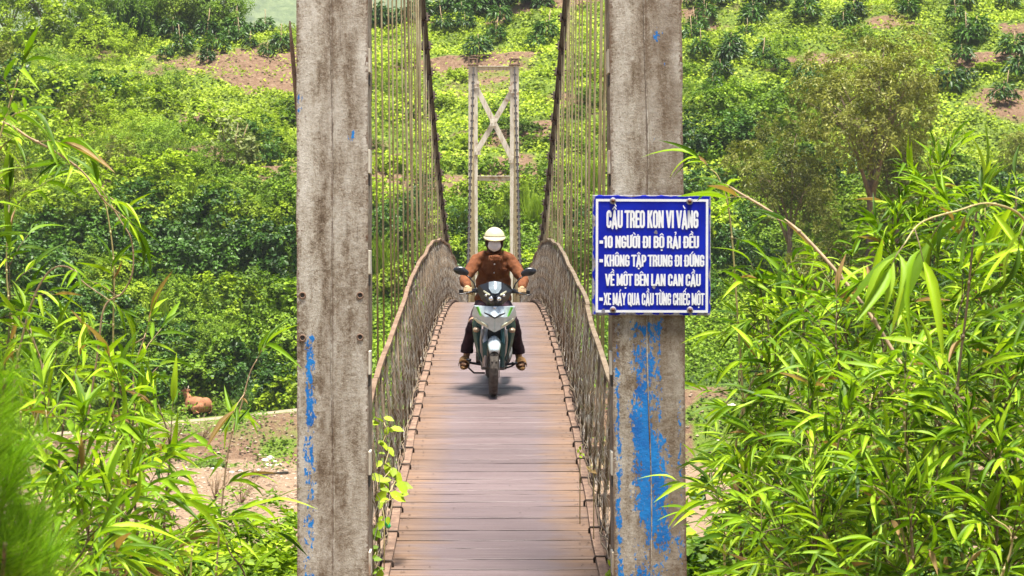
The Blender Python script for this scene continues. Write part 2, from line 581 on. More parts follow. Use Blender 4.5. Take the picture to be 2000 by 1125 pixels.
def ground(x, y):
    x = np.asarray(x, dtype=float); y = np.asarray(y, dtype=float)
    zc = np.interp(x, ZCX, ZCZ)
    wob = (vn(x * 0.12, y * 0 + 3.1, 5) - 0.5) * 3
    rz = road_z(x)
    z = -9.5 + (fbm(x * 0.25, y * 0.25, 3) - 0.5) * 0.5
    near = -2.45 - 0.02 * np.abs(x)
    z = near + (z - near) * sm((y - 14.2) / 20)
    yy = y + wob
    z = z + (rz - z) * sm((yy - 98) / 5.0)
    mid = 3.2 + 0.02 * x
    z = np.where(y > 107, rz + (mid - rz) * np.clip((y - 107) / 15, 0, 1), z)
    z = np.where(y > 122, mid + (zc - mid) * np.clip((y - 122) / 38, 0, 1), z)
    z = np.where(y > 160, zc - np.clip((y - 160) * 0.3, 0, 34), z)
    up = np.clip((y - 108) / 6, 0, 1)
    z = z + up * ((fbm(x * 0.16, y * 0.16, 21) - 0.5) * 2.2 + (fbm(x * 0.7, y * 0.7, 31, 3) - 0.5) * 0.5)
    z = z + up * np.clip((y - 124) / 8, 0, 1) * 0.22 * np.sin((y + 1.6 * np.sin(x * 0.15)) * 1.35)
    ab = np.exp(-(x / 4.0) ** 2) * sm((y - 106) / 3) * (1 - sm((y - 112) / 4))
    return z * (1 - ab) + np.minimum(-3.95, z + 4) * ab


def g1(x, y):
    return float(ground(np.array([x]), np.array([y]))[0])


def hit(px, py, y0=60.0, y1=175.0):
    """where the line of sight through a pixel meets the far bank"""
    ys = np.linspace(y0, y1, 900)
    xs = (px - 965) / FPX * ys
    zs = (500 - py) / FPX * ys
    g = ground(xs, ys)
    below = np.nonzero(zs <= g)[0]
    i = below[0] if len(below) else len(ys) - 1
    return Vector((xs[i], ys[i], float(g[i])))


def bare_map(x, y):
    """1 where soil lies open, 0 where plants cover it"""
    n = fbm(x * 0.22 + 5, y * 0.33, 77)
    b = np.clip((n - 0.56) * 7, 0, 1) * (y > 121)
    def blob(cx, cy, rx, ry, s=1.0):
        q = ((x - cx) / rx) ** 2 + ((y - cy) / ry) ** 2
        return s * np.clip(1.5 - q + (fbm(x * 0.5, y * 0.5, 9) - 0.5) * 1.6, 0, 1)
    b = np.maximum(b, blob(-17.5, 151, 7, 5, 0.85))
    b = np.maximum(b, blob(-12, 128, 3, 3, 0.9))
    b = np.maximum(b, blob(33, 134, 5, 3, 0.8))
    b = np.maximum(b, blob(-1, 143, 4, 5, 0.6))
    b = np.maximum(b, blob(15, 153, 8, 3, 0.5))
    b = np.maximum(b, blob(28, 157, 9, 3, 0.5))
    b = np.maximum(b, blob(1.3, 126, 1.6, 3, 0.9))
    b = np.where((y > 97) & (y < 104), 0.75 * (fbm(x * 0.4, y * 0.4, 55) > 0.42), b)
    b = np.where(y <= 97, 1.0, b)
    return np.clip(b, 0, 1)


def grid_mesh(name, xs, ys):
    X, Y = np.meshgrid(xs, ys)
    Z = ground(X, Y)
    V = np.stack([X, Y, Z], -1).reshape(-1, 3)
    nx = len(xs)
    i, j = np.meshgrid(np.arange(nx - 1), np.arange(len(ys) - 1))
    a = (j * nx + i).ravel()
    Fq = np.stack([a, a + 1, a + 1 + nx, a + nx], 1)
    me = mesh_np(name, V, Fq, True)
    b = bare_map(V[:, 0], V[:, 1])
    at = me.attributes.new('green', 'FLOAT', 'POINT'); at.data.foreach_set('value', (1 - b).astype(np.float32))
    sd = np.clip((V[:, 1] < 99).astype(float), 0, 1)
    at = me.attributes.new('sand', 'FLOAT', 'POINT'); at.data.foreach_set('value', sd.astype(np.float32))
    return me


xs = np.concatenate([np.linspace(-1500, -60, 24)[:-1], np.arange(-60, 60.1, 0.6), np.linspace(60, 1500, 24)[1:]])
ys = np.concatenate([np.linspace(-60, 10, 12)[:-1], np.arange(10, 96, 1.5), np.arange(96, 176, 0.5), np.linspace(176, 3000, 40)])
tag(link('ground', grid_mesh('ground', xs, ys), None, MATS['soil']), 'reddish soil hillside with sandy riverbed below', None, None, 'structure')

# dirt path along the far bank
pv, pf = [], []
px_ = np.arange(-60, -3.5, 0.5)
for i, x in enumerate(px_):
    w = (vn(np.array([x * 0.12]), np.array([3.1]), 5)[0] - 0.5) * 3
    c = 105.2 - w * 0.6
    for j, dy in enumerate((-1.0, -0.4, 0.3, 0.9)):
        y = c + dy + 0.12 * math.sin(x * 2.1 + j)
        pv.append((x, y, g1(x, y) + (0.05 if j in (1, 2) else 0.004)))
for i in range(len(px_) - 1):
    for j in range(3):
        a = i * 4 + j
        pf.append((a, a + 4, a + 5, a + 1))
tag(link('path', mesh_np('path', np.array(pv), np.array(pf), True), None, MATS['packed_path']), 'pale dirt path running along the far river bank', None, None, 'structure')

# far wooded mountains
hx = np.linspace(-1300, 1300, 320); hy = np.linspace(1100, 2900, 120)
X, Y = np.meshgrid(hx, hy)
Z = -40 + 640 * sm((Y - 1100) / 1500) * (0.72 + 0.5 * fbm(X * 0.003, Y * 0.003, 91)) + (fbm(X * 0.014, Y * 0.014, 92) - 0.5) * 60 + (fbm(X * 0.08, Y * 0.08, 93, 3) - 0.5) * 16
V = np.stack([X, Y, Z], -1).reshape(-1, 3)
i, j = np.meshgrid(np.arange(len(hx) - 1), np.arange(len(hy) - 1)); a = (j * len(hx) + i).ravel()
tag(link('mountains', mesh_np('mountains', V, np.stack([a, a + 1, a + 1 + len(hx), a + len(hx)], 1), True), None, MATS['far_wood']), 'hazy wooded mountainside far behind the hill', None, None, 'structure')
# ------------------------------------------------------------------ the bridge
Z0, D0, S0, CC = -2.16, 14.8, 0.1273, 0.005973
DL = D0 + (S0 + 0.04) / CC
ZL = Z0 + S0 * (DL - D0) - CC / 2 * (DL - D0) ** 2


def deck_z(D):
    if D <= DL:
        d = D - D0
        return Z0 + S0 * d - CC / 2 * d * d
    return ZL - 0.04 * (D - DL)


def deck_s(D):
    return S0 - CC * (D - D0) if D <= DL else -0.04


FAR = 110.0
MIDD, ZMIN = 63.8, -1.736


def cab_z(D):
    return ZMIN + (0.004375 if D < MIDD else 0.00526) * (D - MIDD) ** 2


def cab_x(D):
    t = (D - MIDD) / 48
    return 0.90 + 0.13 * t * t if D < MIDD else 0.90 + 0.13 * min(1, (D - MIDD) / 30) ** 1.5


# --- the two posts of the near tower
def post_mesh(name, w, d, z0, z1, blue):
    nx, ns = 14, 4
    per = [(-w / 2 + w * i / nx, -d / 2) for i in range(nx)] + [(w / 2, -d / 2 + d * i / ns) for i in range(ns)] + \
          [(w / 2 - w * i / 4, d / 2) for i in range(4)] + [(-w / 2, d / 2 - d * i / ns) for i in range(ns)]
    zs = np.arange(z0, z1 + 0.01, 0.08)
    V = np.array([(x, y, z) for z in zs for x, y in per])
    n = len(per)
    # edges a little knocked about
    dx = (vn(V[:, 2] * 6, V[:, 0] * 9, 4) - 0.5) * 0.006
    corner = (np.abs(np.abs(V[:, 0]) - w / 2) < 1e-6)
    V[:, 0] += dx * corner
    V[:, 1] += (vn(V[:, 0] * 5, V[:, 2] * 1.2, 8) - 0.5) * 0.008
    i, j = np.meshgrid(np.arange(n), np.arange(len(zs) - 1))
    a = (j * n + i).ravel(); b = (j * n + (i + 1) % n).ravel()
    me = mesh_np(name, V, np.stack([a, b, b + n, a + n], 1), False)
    bl = np.array([blue(x, z) if y < -d / 2 + 0.02 else 0.0 for x, y, z in V])
    at = me.attributes.new('blue', 'FLOAT', 'POINT'); at.data.foreach_set('value', bl.astype(np.float32))
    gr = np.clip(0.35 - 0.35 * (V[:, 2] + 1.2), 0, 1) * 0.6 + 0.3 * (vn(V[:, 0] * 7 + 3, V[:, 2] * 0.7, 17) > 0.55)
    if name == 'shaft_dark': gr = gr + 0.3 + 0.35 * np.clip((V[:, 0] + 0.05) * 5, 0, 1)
    at = me.attributes.new('grime', 'FLOAT', 'POINT'); at.data.foreach_set('value', np.clip(gr, 0, 1).astype(np.float32))
    return me


def bump2(x, z, cx, cz, rx, rz):
    return math.exp(-((x - cx) / rx) ** 2 - ((z - cz) / rz) ** 2)


def blue_l(x, z):
    b = 0.24 * math.exp(-((x + 0.145) / 0.05) ** 2) * (1.05 if -1.35 < z < -0.5 else 0.95 if z < -1.35 else 0.08)
    b = max(b, 0.27 * bump2(x, z, 0.115, 0.78, 0.03, 0.08), 0.26 * bump2(x, z, 0.172, -0.42, 0.014, 0.12), 0.27 * bump2(x, z, -0.21, 0.98, 0.03, 0.1))
    return max(b, 0.02 * (z < -0.3), 0.2 * bump2(x, z, 0.1, -1.05, 0.03, 0.05))


def blue_r(x, z):
    b = 0.0
    if z < -0.36:
        b = (0.30 * math.exp(-((x + 0.03) / 0.11) ** 2) if z > -1.12 else 0.29 * math.exp(-((x + 0.0) / 0.18) ** 2)) * (0.86 + 0.3 * math.sin(z * 9 + x * 14) * math.sin(z * 4.3))
        b = max(b, 0.235 * math.exp(-((x + 0.2) / 0.03) ** 2), 0.19 * math.exp(-((x - 0.2) / 0.02) ** 2) * (z < -0.9), 0.24 * math.exp(-((x - 0.055) / 0.02) ** 2) * (z > -1.2))
    else:
        b = max(0.26 * bump2(x, z, 0.075, 1.42, 0.035, 0.045), 0.27 * bump2(x, z, -0.09, 1.28, 0.02, 0.03), 0.26 * bump2(x, z, 0.04, 1.3, 0.015, 0.03), 0.25 * bump2(x, z, 0.05, 0.47, 0.02, 0.04), 0.05)
    return b


def post(label, cx, w, tilt, blue, holes, side):
    d = 0.45
    t = empty('bridge_tower_post', (cx, 13.9 + d / 2, -2.45), (0, tilt, 0))
    tag(t, label, 'bridge post', 'posts of the near bridge tower')
    off = Vector((0, 0, 2.45))
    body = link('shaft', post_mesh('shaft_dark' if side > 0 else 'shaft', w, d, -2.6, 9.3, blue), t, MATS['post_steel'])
    body.location = off
    m = MB()                                        # weld seam down the middle, a bit ragged
    pts = [Vector((0.01 * math.sin(z * 3), -d / 2 - 0.001, z)) for z in np.arange(-2.6, 9.3, 0.12)]
    m.tube(pts, [0.0035 + 0.002 * random.random() for _ in pts], 6)
    m.build('weld_seam', MATS['post_steel'], t).location = off
    for z in np.arange(-2.2, 3.2, 0.64):            # batten plates on the face that looks at the walkway
        m = MB(); m.box((-side * (w / 2 + 0.006), -d / 2 + 0.1, z + 0.24), (0.014, 0.17, 0.15)); m.build('batten_plate', MATS['pale_steel'], t, 0.003).location = off
        m = MB(); m.box((-side * (w / 2 + 0.003), -d / 2 + 0.1, z + 0.125), (0.005, 0.17, 0.07)); m.build('batten_shadow', MATS['hole_dark'], t).location = off  # dark strip right below the plate, standing in for its shadow
    for hx_, hz_ in holes:
        m = MB(); m.lathe([(0.012, 0.0), (0.016, 0.006), (0.021, 0.006), (0.024, 0.0)], 14, Matrix.Rotation(R(90), 3, 'X')); m.build('bolt_hole_rim', MATS['rusty_steel'], t).location = off + Vector((hx_, -d / 2 - 0.001, hz_))
        m = MB(); m.lathe([(0.0005, 0.0), (0.013, 0.0)], 14, Matrix.Rotation(R(90), 3, 'X')); m.build('bolt_hole', MATS['hole_dark'], t).location = off + Vector((hx_, -d / 2 - 0.005, hz_))
    return t


post('weathered grey steel post left of the walkway, rust stained, few blue paint flakes', -1.025, 0.452, 0.0, blue_l,
     [(-0.19, -0.25), (0.175, -0.25), (-0.19, -0.52), (0.175, -0.515)], -1)
post('weathered steel post behind the blue sign, blue paint peeling down its face', 0.9995, 0.46, -0.0097, blue_r, [], 1)

m = MB()
m.tube([P(567, 42, 14.7), P(571, 90, 14.7), P(577, 160, 14.7), P(590, 300, 14.7), P(640, 700, 14.6), Vector((-0.98, 14.5, -2.6))], [0.006, 0.014, 0.016, 0.018, 0.02, 0.022], 7)
tag(m.build('wooden_stake', MATS['old_wood']), 'thin dark wooden stake sticking out behind the left steel post', 'stake')

# --- deck
deck = empty('bridge_deck', (0, 13.0, deck_z(13.0)))
tag(deck, 'plank walkway of the footbridge arching up under the motorbike', 'bridge deck')
inv = Matrix.Translation(-Vector(deck.location))


def child(o, parent):
    """keep world placement while parenting to an unrotated empty"""
    o.parent = parent
    o.location = Vector(o.location) - Vector(parent.location)
    return o


planks = []
for q in range(6):
    n = 14
    rr = random.Random(q)
    rings = []
    for i in range(n + 1):
        x = -0.80 + 1.60 * i / n
        a = -0.5 + 0.018 * math.sin(i * 0.9 + q) + rr.uniform(-0.008, 0.008); b = 0.5 + 0.015 * math.sin(i * 0.7 + 2 * q) + rr.uniform(-0.008, 0.008)
        z = rr.uniform(-0.0012, 0.0012)
        a *= 0.2; b *= 0.2
        rings.append([(x, a, -0.04), (x, a, -0.002 + z), (x, a + 0.002, z), (x, b - 0.002, z), (x, b, -0.002 + z), (x, b, -0.04)])
    mb = MB(); mb.loft(rings, True, False)
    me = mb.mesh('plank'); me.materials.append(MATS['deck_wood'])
    planks.append(me)
D = 12.9
mats_nail = MB()
while D < 43.0:
    w = random.choice([0.13, 0.16, 0.19, 0.22, 0.26, 0.30])
    c = D + w / 2
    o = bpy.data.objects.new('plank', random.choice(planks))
    COL.objects.link(o)
    o.location = (random.uniform(-0.012, 0.012), c, deck_z(c) + random.uniform(-0.003, 0.002))
    o.rotation_euler = (math.atan(deck_s(c)) + random.uniform(-0.006, 0.006), random.uniform(-0.003, 0.003), random.uniform(-0.008, 0.008))
    o.scale = (random.choice([1, 1, -1]), (w - random.choice([0.001, 0.002, 0.004, 0.009, 0.014])) / 0.2 / 1.03, 1)
    child(o, deck)
    if D < 30:
        for sx_ in (-1, 1):
            for q in range(random.choice([1, 2, 2, 3])):
                nx_ = sx_ * random.uniform(0.60, 0.685) if random.random() < 0.85 else random.uniform(-0.6, 0.6)
                p = Vector((nx_, c + random.uniform(-0.35, 0.35) * w, 0)); p.z = deck_z(p.y) + 0.0045
                mats_nail.lathe([(0.0075, -0.004), (0.0065, 0.0015), (0.001, 0.002)], 7, None) if False else mats_nail.add(
                    [p + Vector((0.008 * math.cos(a), 0.008 * math.sin(a), 0.001)) for a in [k_ * math.pi / 3 for k_ in range(6)]] + [p + Vector((0, 0, 0.004))],
                    [(k_, (k_ + 1) % 6, 6) for k_ in range(6)])
    D += w
nl = mats_nail.build('nail_heads', MATS['dark_iron'], None); tag(nl, kind='stuff'); child(nl, deck)
mb = MB()
D = 43.05
while D < FAR + 4:
    mb.box((0, D + 0.3, deck_z(D + 0.3) - 0.02), (1.6, 0.57, 0.04)); D += 0.6
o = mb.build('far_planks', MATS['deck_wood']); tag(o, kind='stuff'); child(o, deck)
D = 13.4
while D < 44:
    mb = MB(); mb.box((0, 0, 0), (2.06, 0.09, 0.1)); o = mb.build('floor_beam', MATS['rusty_steel']); o.location = (0, D, deck_z(D) - 0.096); child(o, deck)
    D += 1.0
for sx_ in (-1, 1):                                  # kerb bars and their clamps
    D = 12.9
    while D < 44:
        L = 2.4
        mb = MB()
        rings = []
        for i in range(7):
            d_ = D + (L - 0.012) * i / 6
            zz = deck_z(d_) + 0.002 + 0.004 * math.sin(d_ * 1.7 + sx_)
            x0 = sx_ * (0.705 + 0.006 * math.sin(d_ * 2.3)); x1 = x0 + sx_ * 0.062
            rings.append([(x0, d_, zz), (x0, d_, zz + 0.034), (x1, d_, zz + 0.036), (x1, d_, zz)])
        mb.loft(rings, True, False)
        child(mb.build('kerb_bar', MATS['rusty_steel'], None, 0.004), deck)
        D += L
    D = 13.5
    ub = None
    while D < 44:
        if ub is None:
            mb = MB(); mb.tube([(-0.042, 0, -0.06), (-0.042, 0, 0.03), (-0.034, 0, 0.043), (0.034, 0, 0.045), (0.042, 0, 0.03), (0.042, 0, -0.06)], 0.0085, 6)
            ub = mb.build('kerb_clamp', MATS['dark_iron']); o = ub
        else:
            o = ub.copy(); COL.objects.link(o)
        o.parent = None
        o.location = (sx_ * 0.735, D, deck_z(D) + 0.002); o.rotation_euler = (math.atan(deck_s(D)), 0, random.uniform(-0.12, 0.12))
        child(o, deck)
        D += 0.78 + random.uniform(-0.08, 0.08)


# --- railings
def railing(sx_, label, matr):
    t = empty('bridge_railing', (sx_ * 0.8, 13.6, deck_z(13.6)))
    tag(t, label, 'railing', 'railings of the footbridge')
    H = 1.07

    def top(d_):
        return Vector((sx_ * (0.865 + 0.012 * math.sin(d_ * 0.9 + sx_)), d_, deck_z(d_) + H + 0.012 * math.sin(d_ * 2.1 + 2 * sx_)))

    def bot(d_):
        return Vector((sx_ * 0.80, d_, deck_z(d_) - 0.03))
    D = 14.37
    while D < 64:
        L = 1.95 + random.uniform(-0.15, 0.15)
        mb = MB(); rings = []
        off = random.uniform(-0.006, 0.006)
        for i in range(6):
            d_ = D + (L - 0.012) * i / 5
            p = top(d_) + Vector((off, 0, off * 0.5))
            rings.append([p + Vector((-0.020, 0, -0.022)), p + Vector((-0.021, 0, 0.012)), p + Vector((0.021, 0, 0.013)), p + Vector((0.020, 0, -0.022))])
        mb.loft(rings, True, False)
        child(mb.build('handrail', matr, None, 0.005), t)
        D += L
    D = 14.5
    while D < 64:
        mb = MB(); a, b = bot(D), top(D)
        b.z -= 0.02
        j = Vector((0, random.uniform(-0.05, 0.05), 0))
        mb.tube([a, a.lerp(b, 0.5) + Vector((random.uniform(-0.008, 0.008), 0, 0)) + j * 0.5, b + j], 0.0125, 6)
        child(mb.build('upright', MATS['rail_grey'], None), t)
        D += 0.78
    # chain-link mesh: zigzag wires hooked into each other
    def wires(d0, d1, a, h, r, seed):
        ks = np.arange(0, int((d1 - d0) / a))
        nj = int(1.03 / h) + 1
        jj = np.arange(nj)
        rg = np.random.default_rng(seed)
        s = d0 + ks[:, None] * a + (jj[None] % 2) * a + rg.normal(0, 0.0055, (len(ks), nj)) + 0.05 * np.sin(jj[None] * 0.33 + ks[:, None] * 0.04)
        f = jj[None] * h / 1.06 + 0 * s
        dz = np.array([[deck_z(v_) for v_ in row] for row in s])
        ph = 2.2 * vn(s * 0.7, f * 1.1, 40 + int(sx_)) * 3
        bulge = 0.058 * np.sin(2 * np.pi * s / 0.85 + ph) * np.sin(np.clip(f, 0.04, 0.97) * 3.0) + 0.012 * np.sin(2 * np.pi * s / 0.33 + 2 * ph) + rg.normal(0, 0.004, s.shape)
        x = sx_ * (0.815 + 0.05 * f + bulge)
        z = dz + f * 1.06 + 0.0
        Pp = np.stack([x, s, z], -1)
        k0 = 3
        ang = np.arange(k0) * 2 * np.pi / k0
        ring = np.stack([np.cos(ang), np.sin(ang), 0 * ang], -1) * r
        V = (Pp[:, :, None, :] + ring[None, None]).reshape(-1, 3)
        K, J = len(ks), nj
        ki, ji, ri = np.meshgrid(np.arange(K), np.arange(J - 1), np.arange(k0), indexing='ij')
        a0 = (ki * J + ji) * k0 + ri
        b0 = (ki * J + ji) * k0 + (ri + 1) % k0
        Fq = np.stack([a0, b0, b0 + k0, a0 + k0], -1).reshape(-1, 4)
        return V, Fq
    V1, F1 = wires(14.37, 22, 0.095, 0.072, 0.0030, 3 + sx_)
    V3, F3 = wires(22, 43, 0.125, 0.09, 0.0030, 5 + sx_)
    V2, F2 = wires(43, 64, 0.12, 0.10, 0.004, 9 + sx_)
    me = mesh_np('wire_mesh', np.concatenate([V1, V2, V3]), np.concatenate([F1, F2 + len(V1), F3 + len(V1) + len(V2)]), True)
    child(link('wire_mesh', me, None, MATS['wire']), t)
    for q in range(3):                               # loose wires along the foot of the mesh
        mb = MB(); pts = []
        for d_ in np.arange(14.4, 42, 0.16):
            pts.append(Vector((sx_ * (0.785 + 0.02 * math.sin(d_ * 2.9 + q * 2) + 0.012 * math.sin(d_ * 7 + q)), d_, deck_z(d_) + 0.03 + 0.02 * q + 0.035 * math.sin(d_ * 3.7 + q * 1.7))))
        mb.tube(pts, 0.0055, 5)
        child(mb.build('lacing_wire', MATS['rail_grey' if q else 'dark_iron'], None), t)
    return t


railing(-1, 'chain-link railing along the left edge of the walkway, paler and sunlit', MATS['rail_steel'])
railing(1, 'chain-link railing along the right edge of the walkway beneath the sign', MATS['rail_grey'])


# --- main cables with clamps and hangers
def main_cable(sx_, label):
    t = empty('main_cable', (sx_ * 1.0, 13.9, cab_z(13.9)))
    tag(t, label, 'bridge cable', 'main cables of the footbridge')
    Ds = np.arange(13.9, FAR + 0.1, 0.8)
    for q, (ox, oz) in enumerate(((-0.024, 0.0), (0.024, 0.0), (0.0, 0.036), (0.0, -0.036))):
        mb = MB(); mb.tube([Vector((sx_ * cab_x(d_) + ox, d_, cab_z(d_) + oz)) for d_ in Ds], 0.021, 6)
        child(mb.build('strand', MATS['cable_black'], None), t)
    mb = MB(); mb.box((0, 0, 0), (0.13, 0.05, 0.125)); mb.box((0.0, 0, -0.09), (0.03, 0.03, 0.08)); mb.tube([(-0.095, 0, 0.02), (0.095, 0, 0.02)], 0.014, 6); mb.tube([(-0.09, 0, -0.03), (0.09, 0, -0.03)], 0.012, 6)
    cl = None
    D = 15.0
    rod = {}
    while D < FAR - 0.6:
        o = mb.build('cable_clamp', MATS['dark_iron'], None, 0.006) if cl is None else cl.copy()
        if cl is None: cl = o
        else: COL.objects.link(o)
        o.parent = None
        o.location = (sx_ * cab_x(D), D, cab_z(D))
        o.rotation_euler = (math.atan(2 * (0.004375 if D < MIDD else 0.00526) * (D - MIDD)), 0, 0)
        child(o, t)
        ztop, zb = cab_z(D) - 0.05, deck_z(D) - 0.14
        if ztop - zb > 0.3:
            dbl = D < 44 and random.random() < 0.45
            for q in range(2 if dbl else 1):
                r = MB()
                x0 = sx_ * (0.93 + random.uniform(-0.012, 0.02)); dd = (q * 0.1 if dbl else 0) + random.uniform(-0.03, 0.03)
                a = Vector((x0, D + dd, zb)); b = Vector((sx_ * (cab_x(D) + (0.02 if q else 0)), D, ztop))
                r.tube([a, a.lerp(b, 0.33) + Vector((random.uniform(-0.01, 0.01), 0, 0)), a.lerp(b, 0.7) + Vector((random.uniform(-0.01, 0.01), 0, 0)), b], 0.0085 if D < 60 else 0.012, 5)
                child(r.build('hanger_rod', MATS['rod'], None), t)
        D += 1.0
    return t


main_cable(-1, 'black main cable with hanger rods sweeping down beside the left railing')
main_cable(1, 'black main cable with hanger rods sweeping down beside the right railing')

# --- tower on the far bank
ft = empty('far_bridge_tower', (0, FAR + 0.3, -6.0))
tag(ft, 'pale steel tower frame with crossed braces at the far bridge end', 'bridge tower')
sc_ = FPX / FAR
xl0, xl1 = (915 - 965) / sc_, (933 - 965) / sc_
xr0, xr1 = (996 - 965) / sc_, (1013.5 - 965) / sc_
ztop = (500 - 128) / sc_
for x0, x1 in ((xl0, xl1), (xr0, xr1)):
    mb = MB(); mb.box(((x0 + x1) / 2, FAR + 0.3, (ztop - 6.2) / 2), (x1 - x0, 0.4, ztop + 6.2)); child(mb.build('column', MATS['pale_steel'], None, 0.015), ft)
    mb = MB(); cx = (x0 + x1) / 2
    mb.box((cx, FAR + 0.25, ztop + 0.03), (0.56, 0.6, 0.06)); mb.box((cx - 0.2, FAR + 0.25, ztop + 0.18), (0.07, 0.55, 0.24)); mb.box((cx + 0.2, FAR + 0.25, ztop + 0.18), (0.07, 0.55, 0.24))
    mb.box((cx, FAR + 0.25, ztop + 0.33), (0.52, 0.5, 0.06))
    child(mb.build('cable_saddle', MATS['rusty_steel'], None, 0.01), ft)
for py, h in ((133, 0.2), (348, 0.24)):
    mb = MB(); z = (500 - py) / sc_
    mb.box(((xl1 + xr0) / 2, FAR + 0.25, z), (xr0 - xl1, 0.12, h)); mb.box(((xl1 + xr0) / 2, FAR + 0.15, z + h / 2 - 0.02), (xr0 - xl1, 0.26, 0.035))
    child(mb.build('cross_beam', MATS['pale_steel'], None, 0.008), ft)
for (xa, ya, xb, yb, dy) in ((926, 162, 1004, 318, 0.0), (1003, 172, 929, 300, 0.16)):
    a = P(xa, ya, FAR); b = P(xb, yb, FAR)
    v = b - a; L = v.length; ang = math.atan2(v.x, v.z)
    mb = MB(); mb.box((a + b) / 2 + Vector((0, 0.16 + dy, 0)), (0.26, 0.07, L), Matrix.Rotation(ang, 3, 'Y')); child(mb.build('diagonal_brace', MATS['pale_steel'], None, 0.008), ft)


for px, py in ((930, 166), (1000, 176), (932, 296), (1000, 312), (964, 240)):
    mb = MB(); c = P(px, py, FAR); mb.box((c.x, FAR + 0.06, c.z), (0.34, 0.03, 0.34)); mb.box((c.x - 0.08, FAR + 0.03, c.z), (0.05, 0.04, 0.05)); mb.box((c.x + 0.08, FAR + 0.03, c.z + 0.05), (0.05, 0.04, 0.05))
    child(mb.build('gusset_plate', MATS['pale_steel'], None, 0.006), ft)

# ------------------------------------------------------------------ the sign
SY = 13.875
SCX, SCZ = (1272.5 - 965) / FPX * SY, (500 - 498.7) / FPX * SY
sg = empty('bridge_sign', (SCX, SY, SCZ), (0, R(0.15), 0))
tag(sg, 'square blue sign with white lettering bolted to the steel post', 'sign')
mb = MB(); mb.box((0, 0, 0), (0.752, 0.014, 0.762)); mb.build('panel', MATS['sign_blue'], sg, 0.006)
PXM = SY / FPX / 4.0167        # metres per pixel of the enlarged view of the sign


def sxz(u, v_):                # enlarged-view pixel to sign metres
    return ((u / 4.0167 + 1130) - 1272.5) * SY / FPX, -((v_ / 4.0167 + 360) - 498.7) * SY / FPX


mb = MB()
xa, za = sxz(134, 116); xb, zb = sxz(1017, 1006); th = 0.0155
o_, i_ = [(xa, zb), (xb, zb), (xb, za), (xa, za)], [(xa + th, zb + th), (xb - th, zb + th), (xb - th, za - th), (xa + th, za - th)]
mb.add([(x, -0.0095, z) for x, z in o_] + [(x, -0.0095, z) for x, z in i_], [(q, (q + 1) % 4, (q + 1) % 4 + 4, q + 4) for q in range(4)])
mb.build('border_line', MATS['sign_white'], sg)
for u, v_ in ((268, 131), (870, 134), (271, 985), (875, 985)):
    x, z = sxz(u, v_)
    mb = MB(); mb.lathe([(0.0005, 0.004), (0.017, 0.0035), (0.021, 0.0)], 16, Matrix.Rotation(R(90), 3, 'X'))
    w_ = mb.build('washer', MATS['washer'], sg); w_.location = (x, -0.0098, z)
    mb = MB(); mb.lathe([(0.0005, 0.017), (0.008, 0.015), (0.0125, 0.009), (0.0125, 0.0)], 8, Matrix.Rotation(R(90), 3, 'X'))
    b_ = mb.build('bolt', MATS['bolt_rust'], sg); b_.location = (x, -0.0135, z)

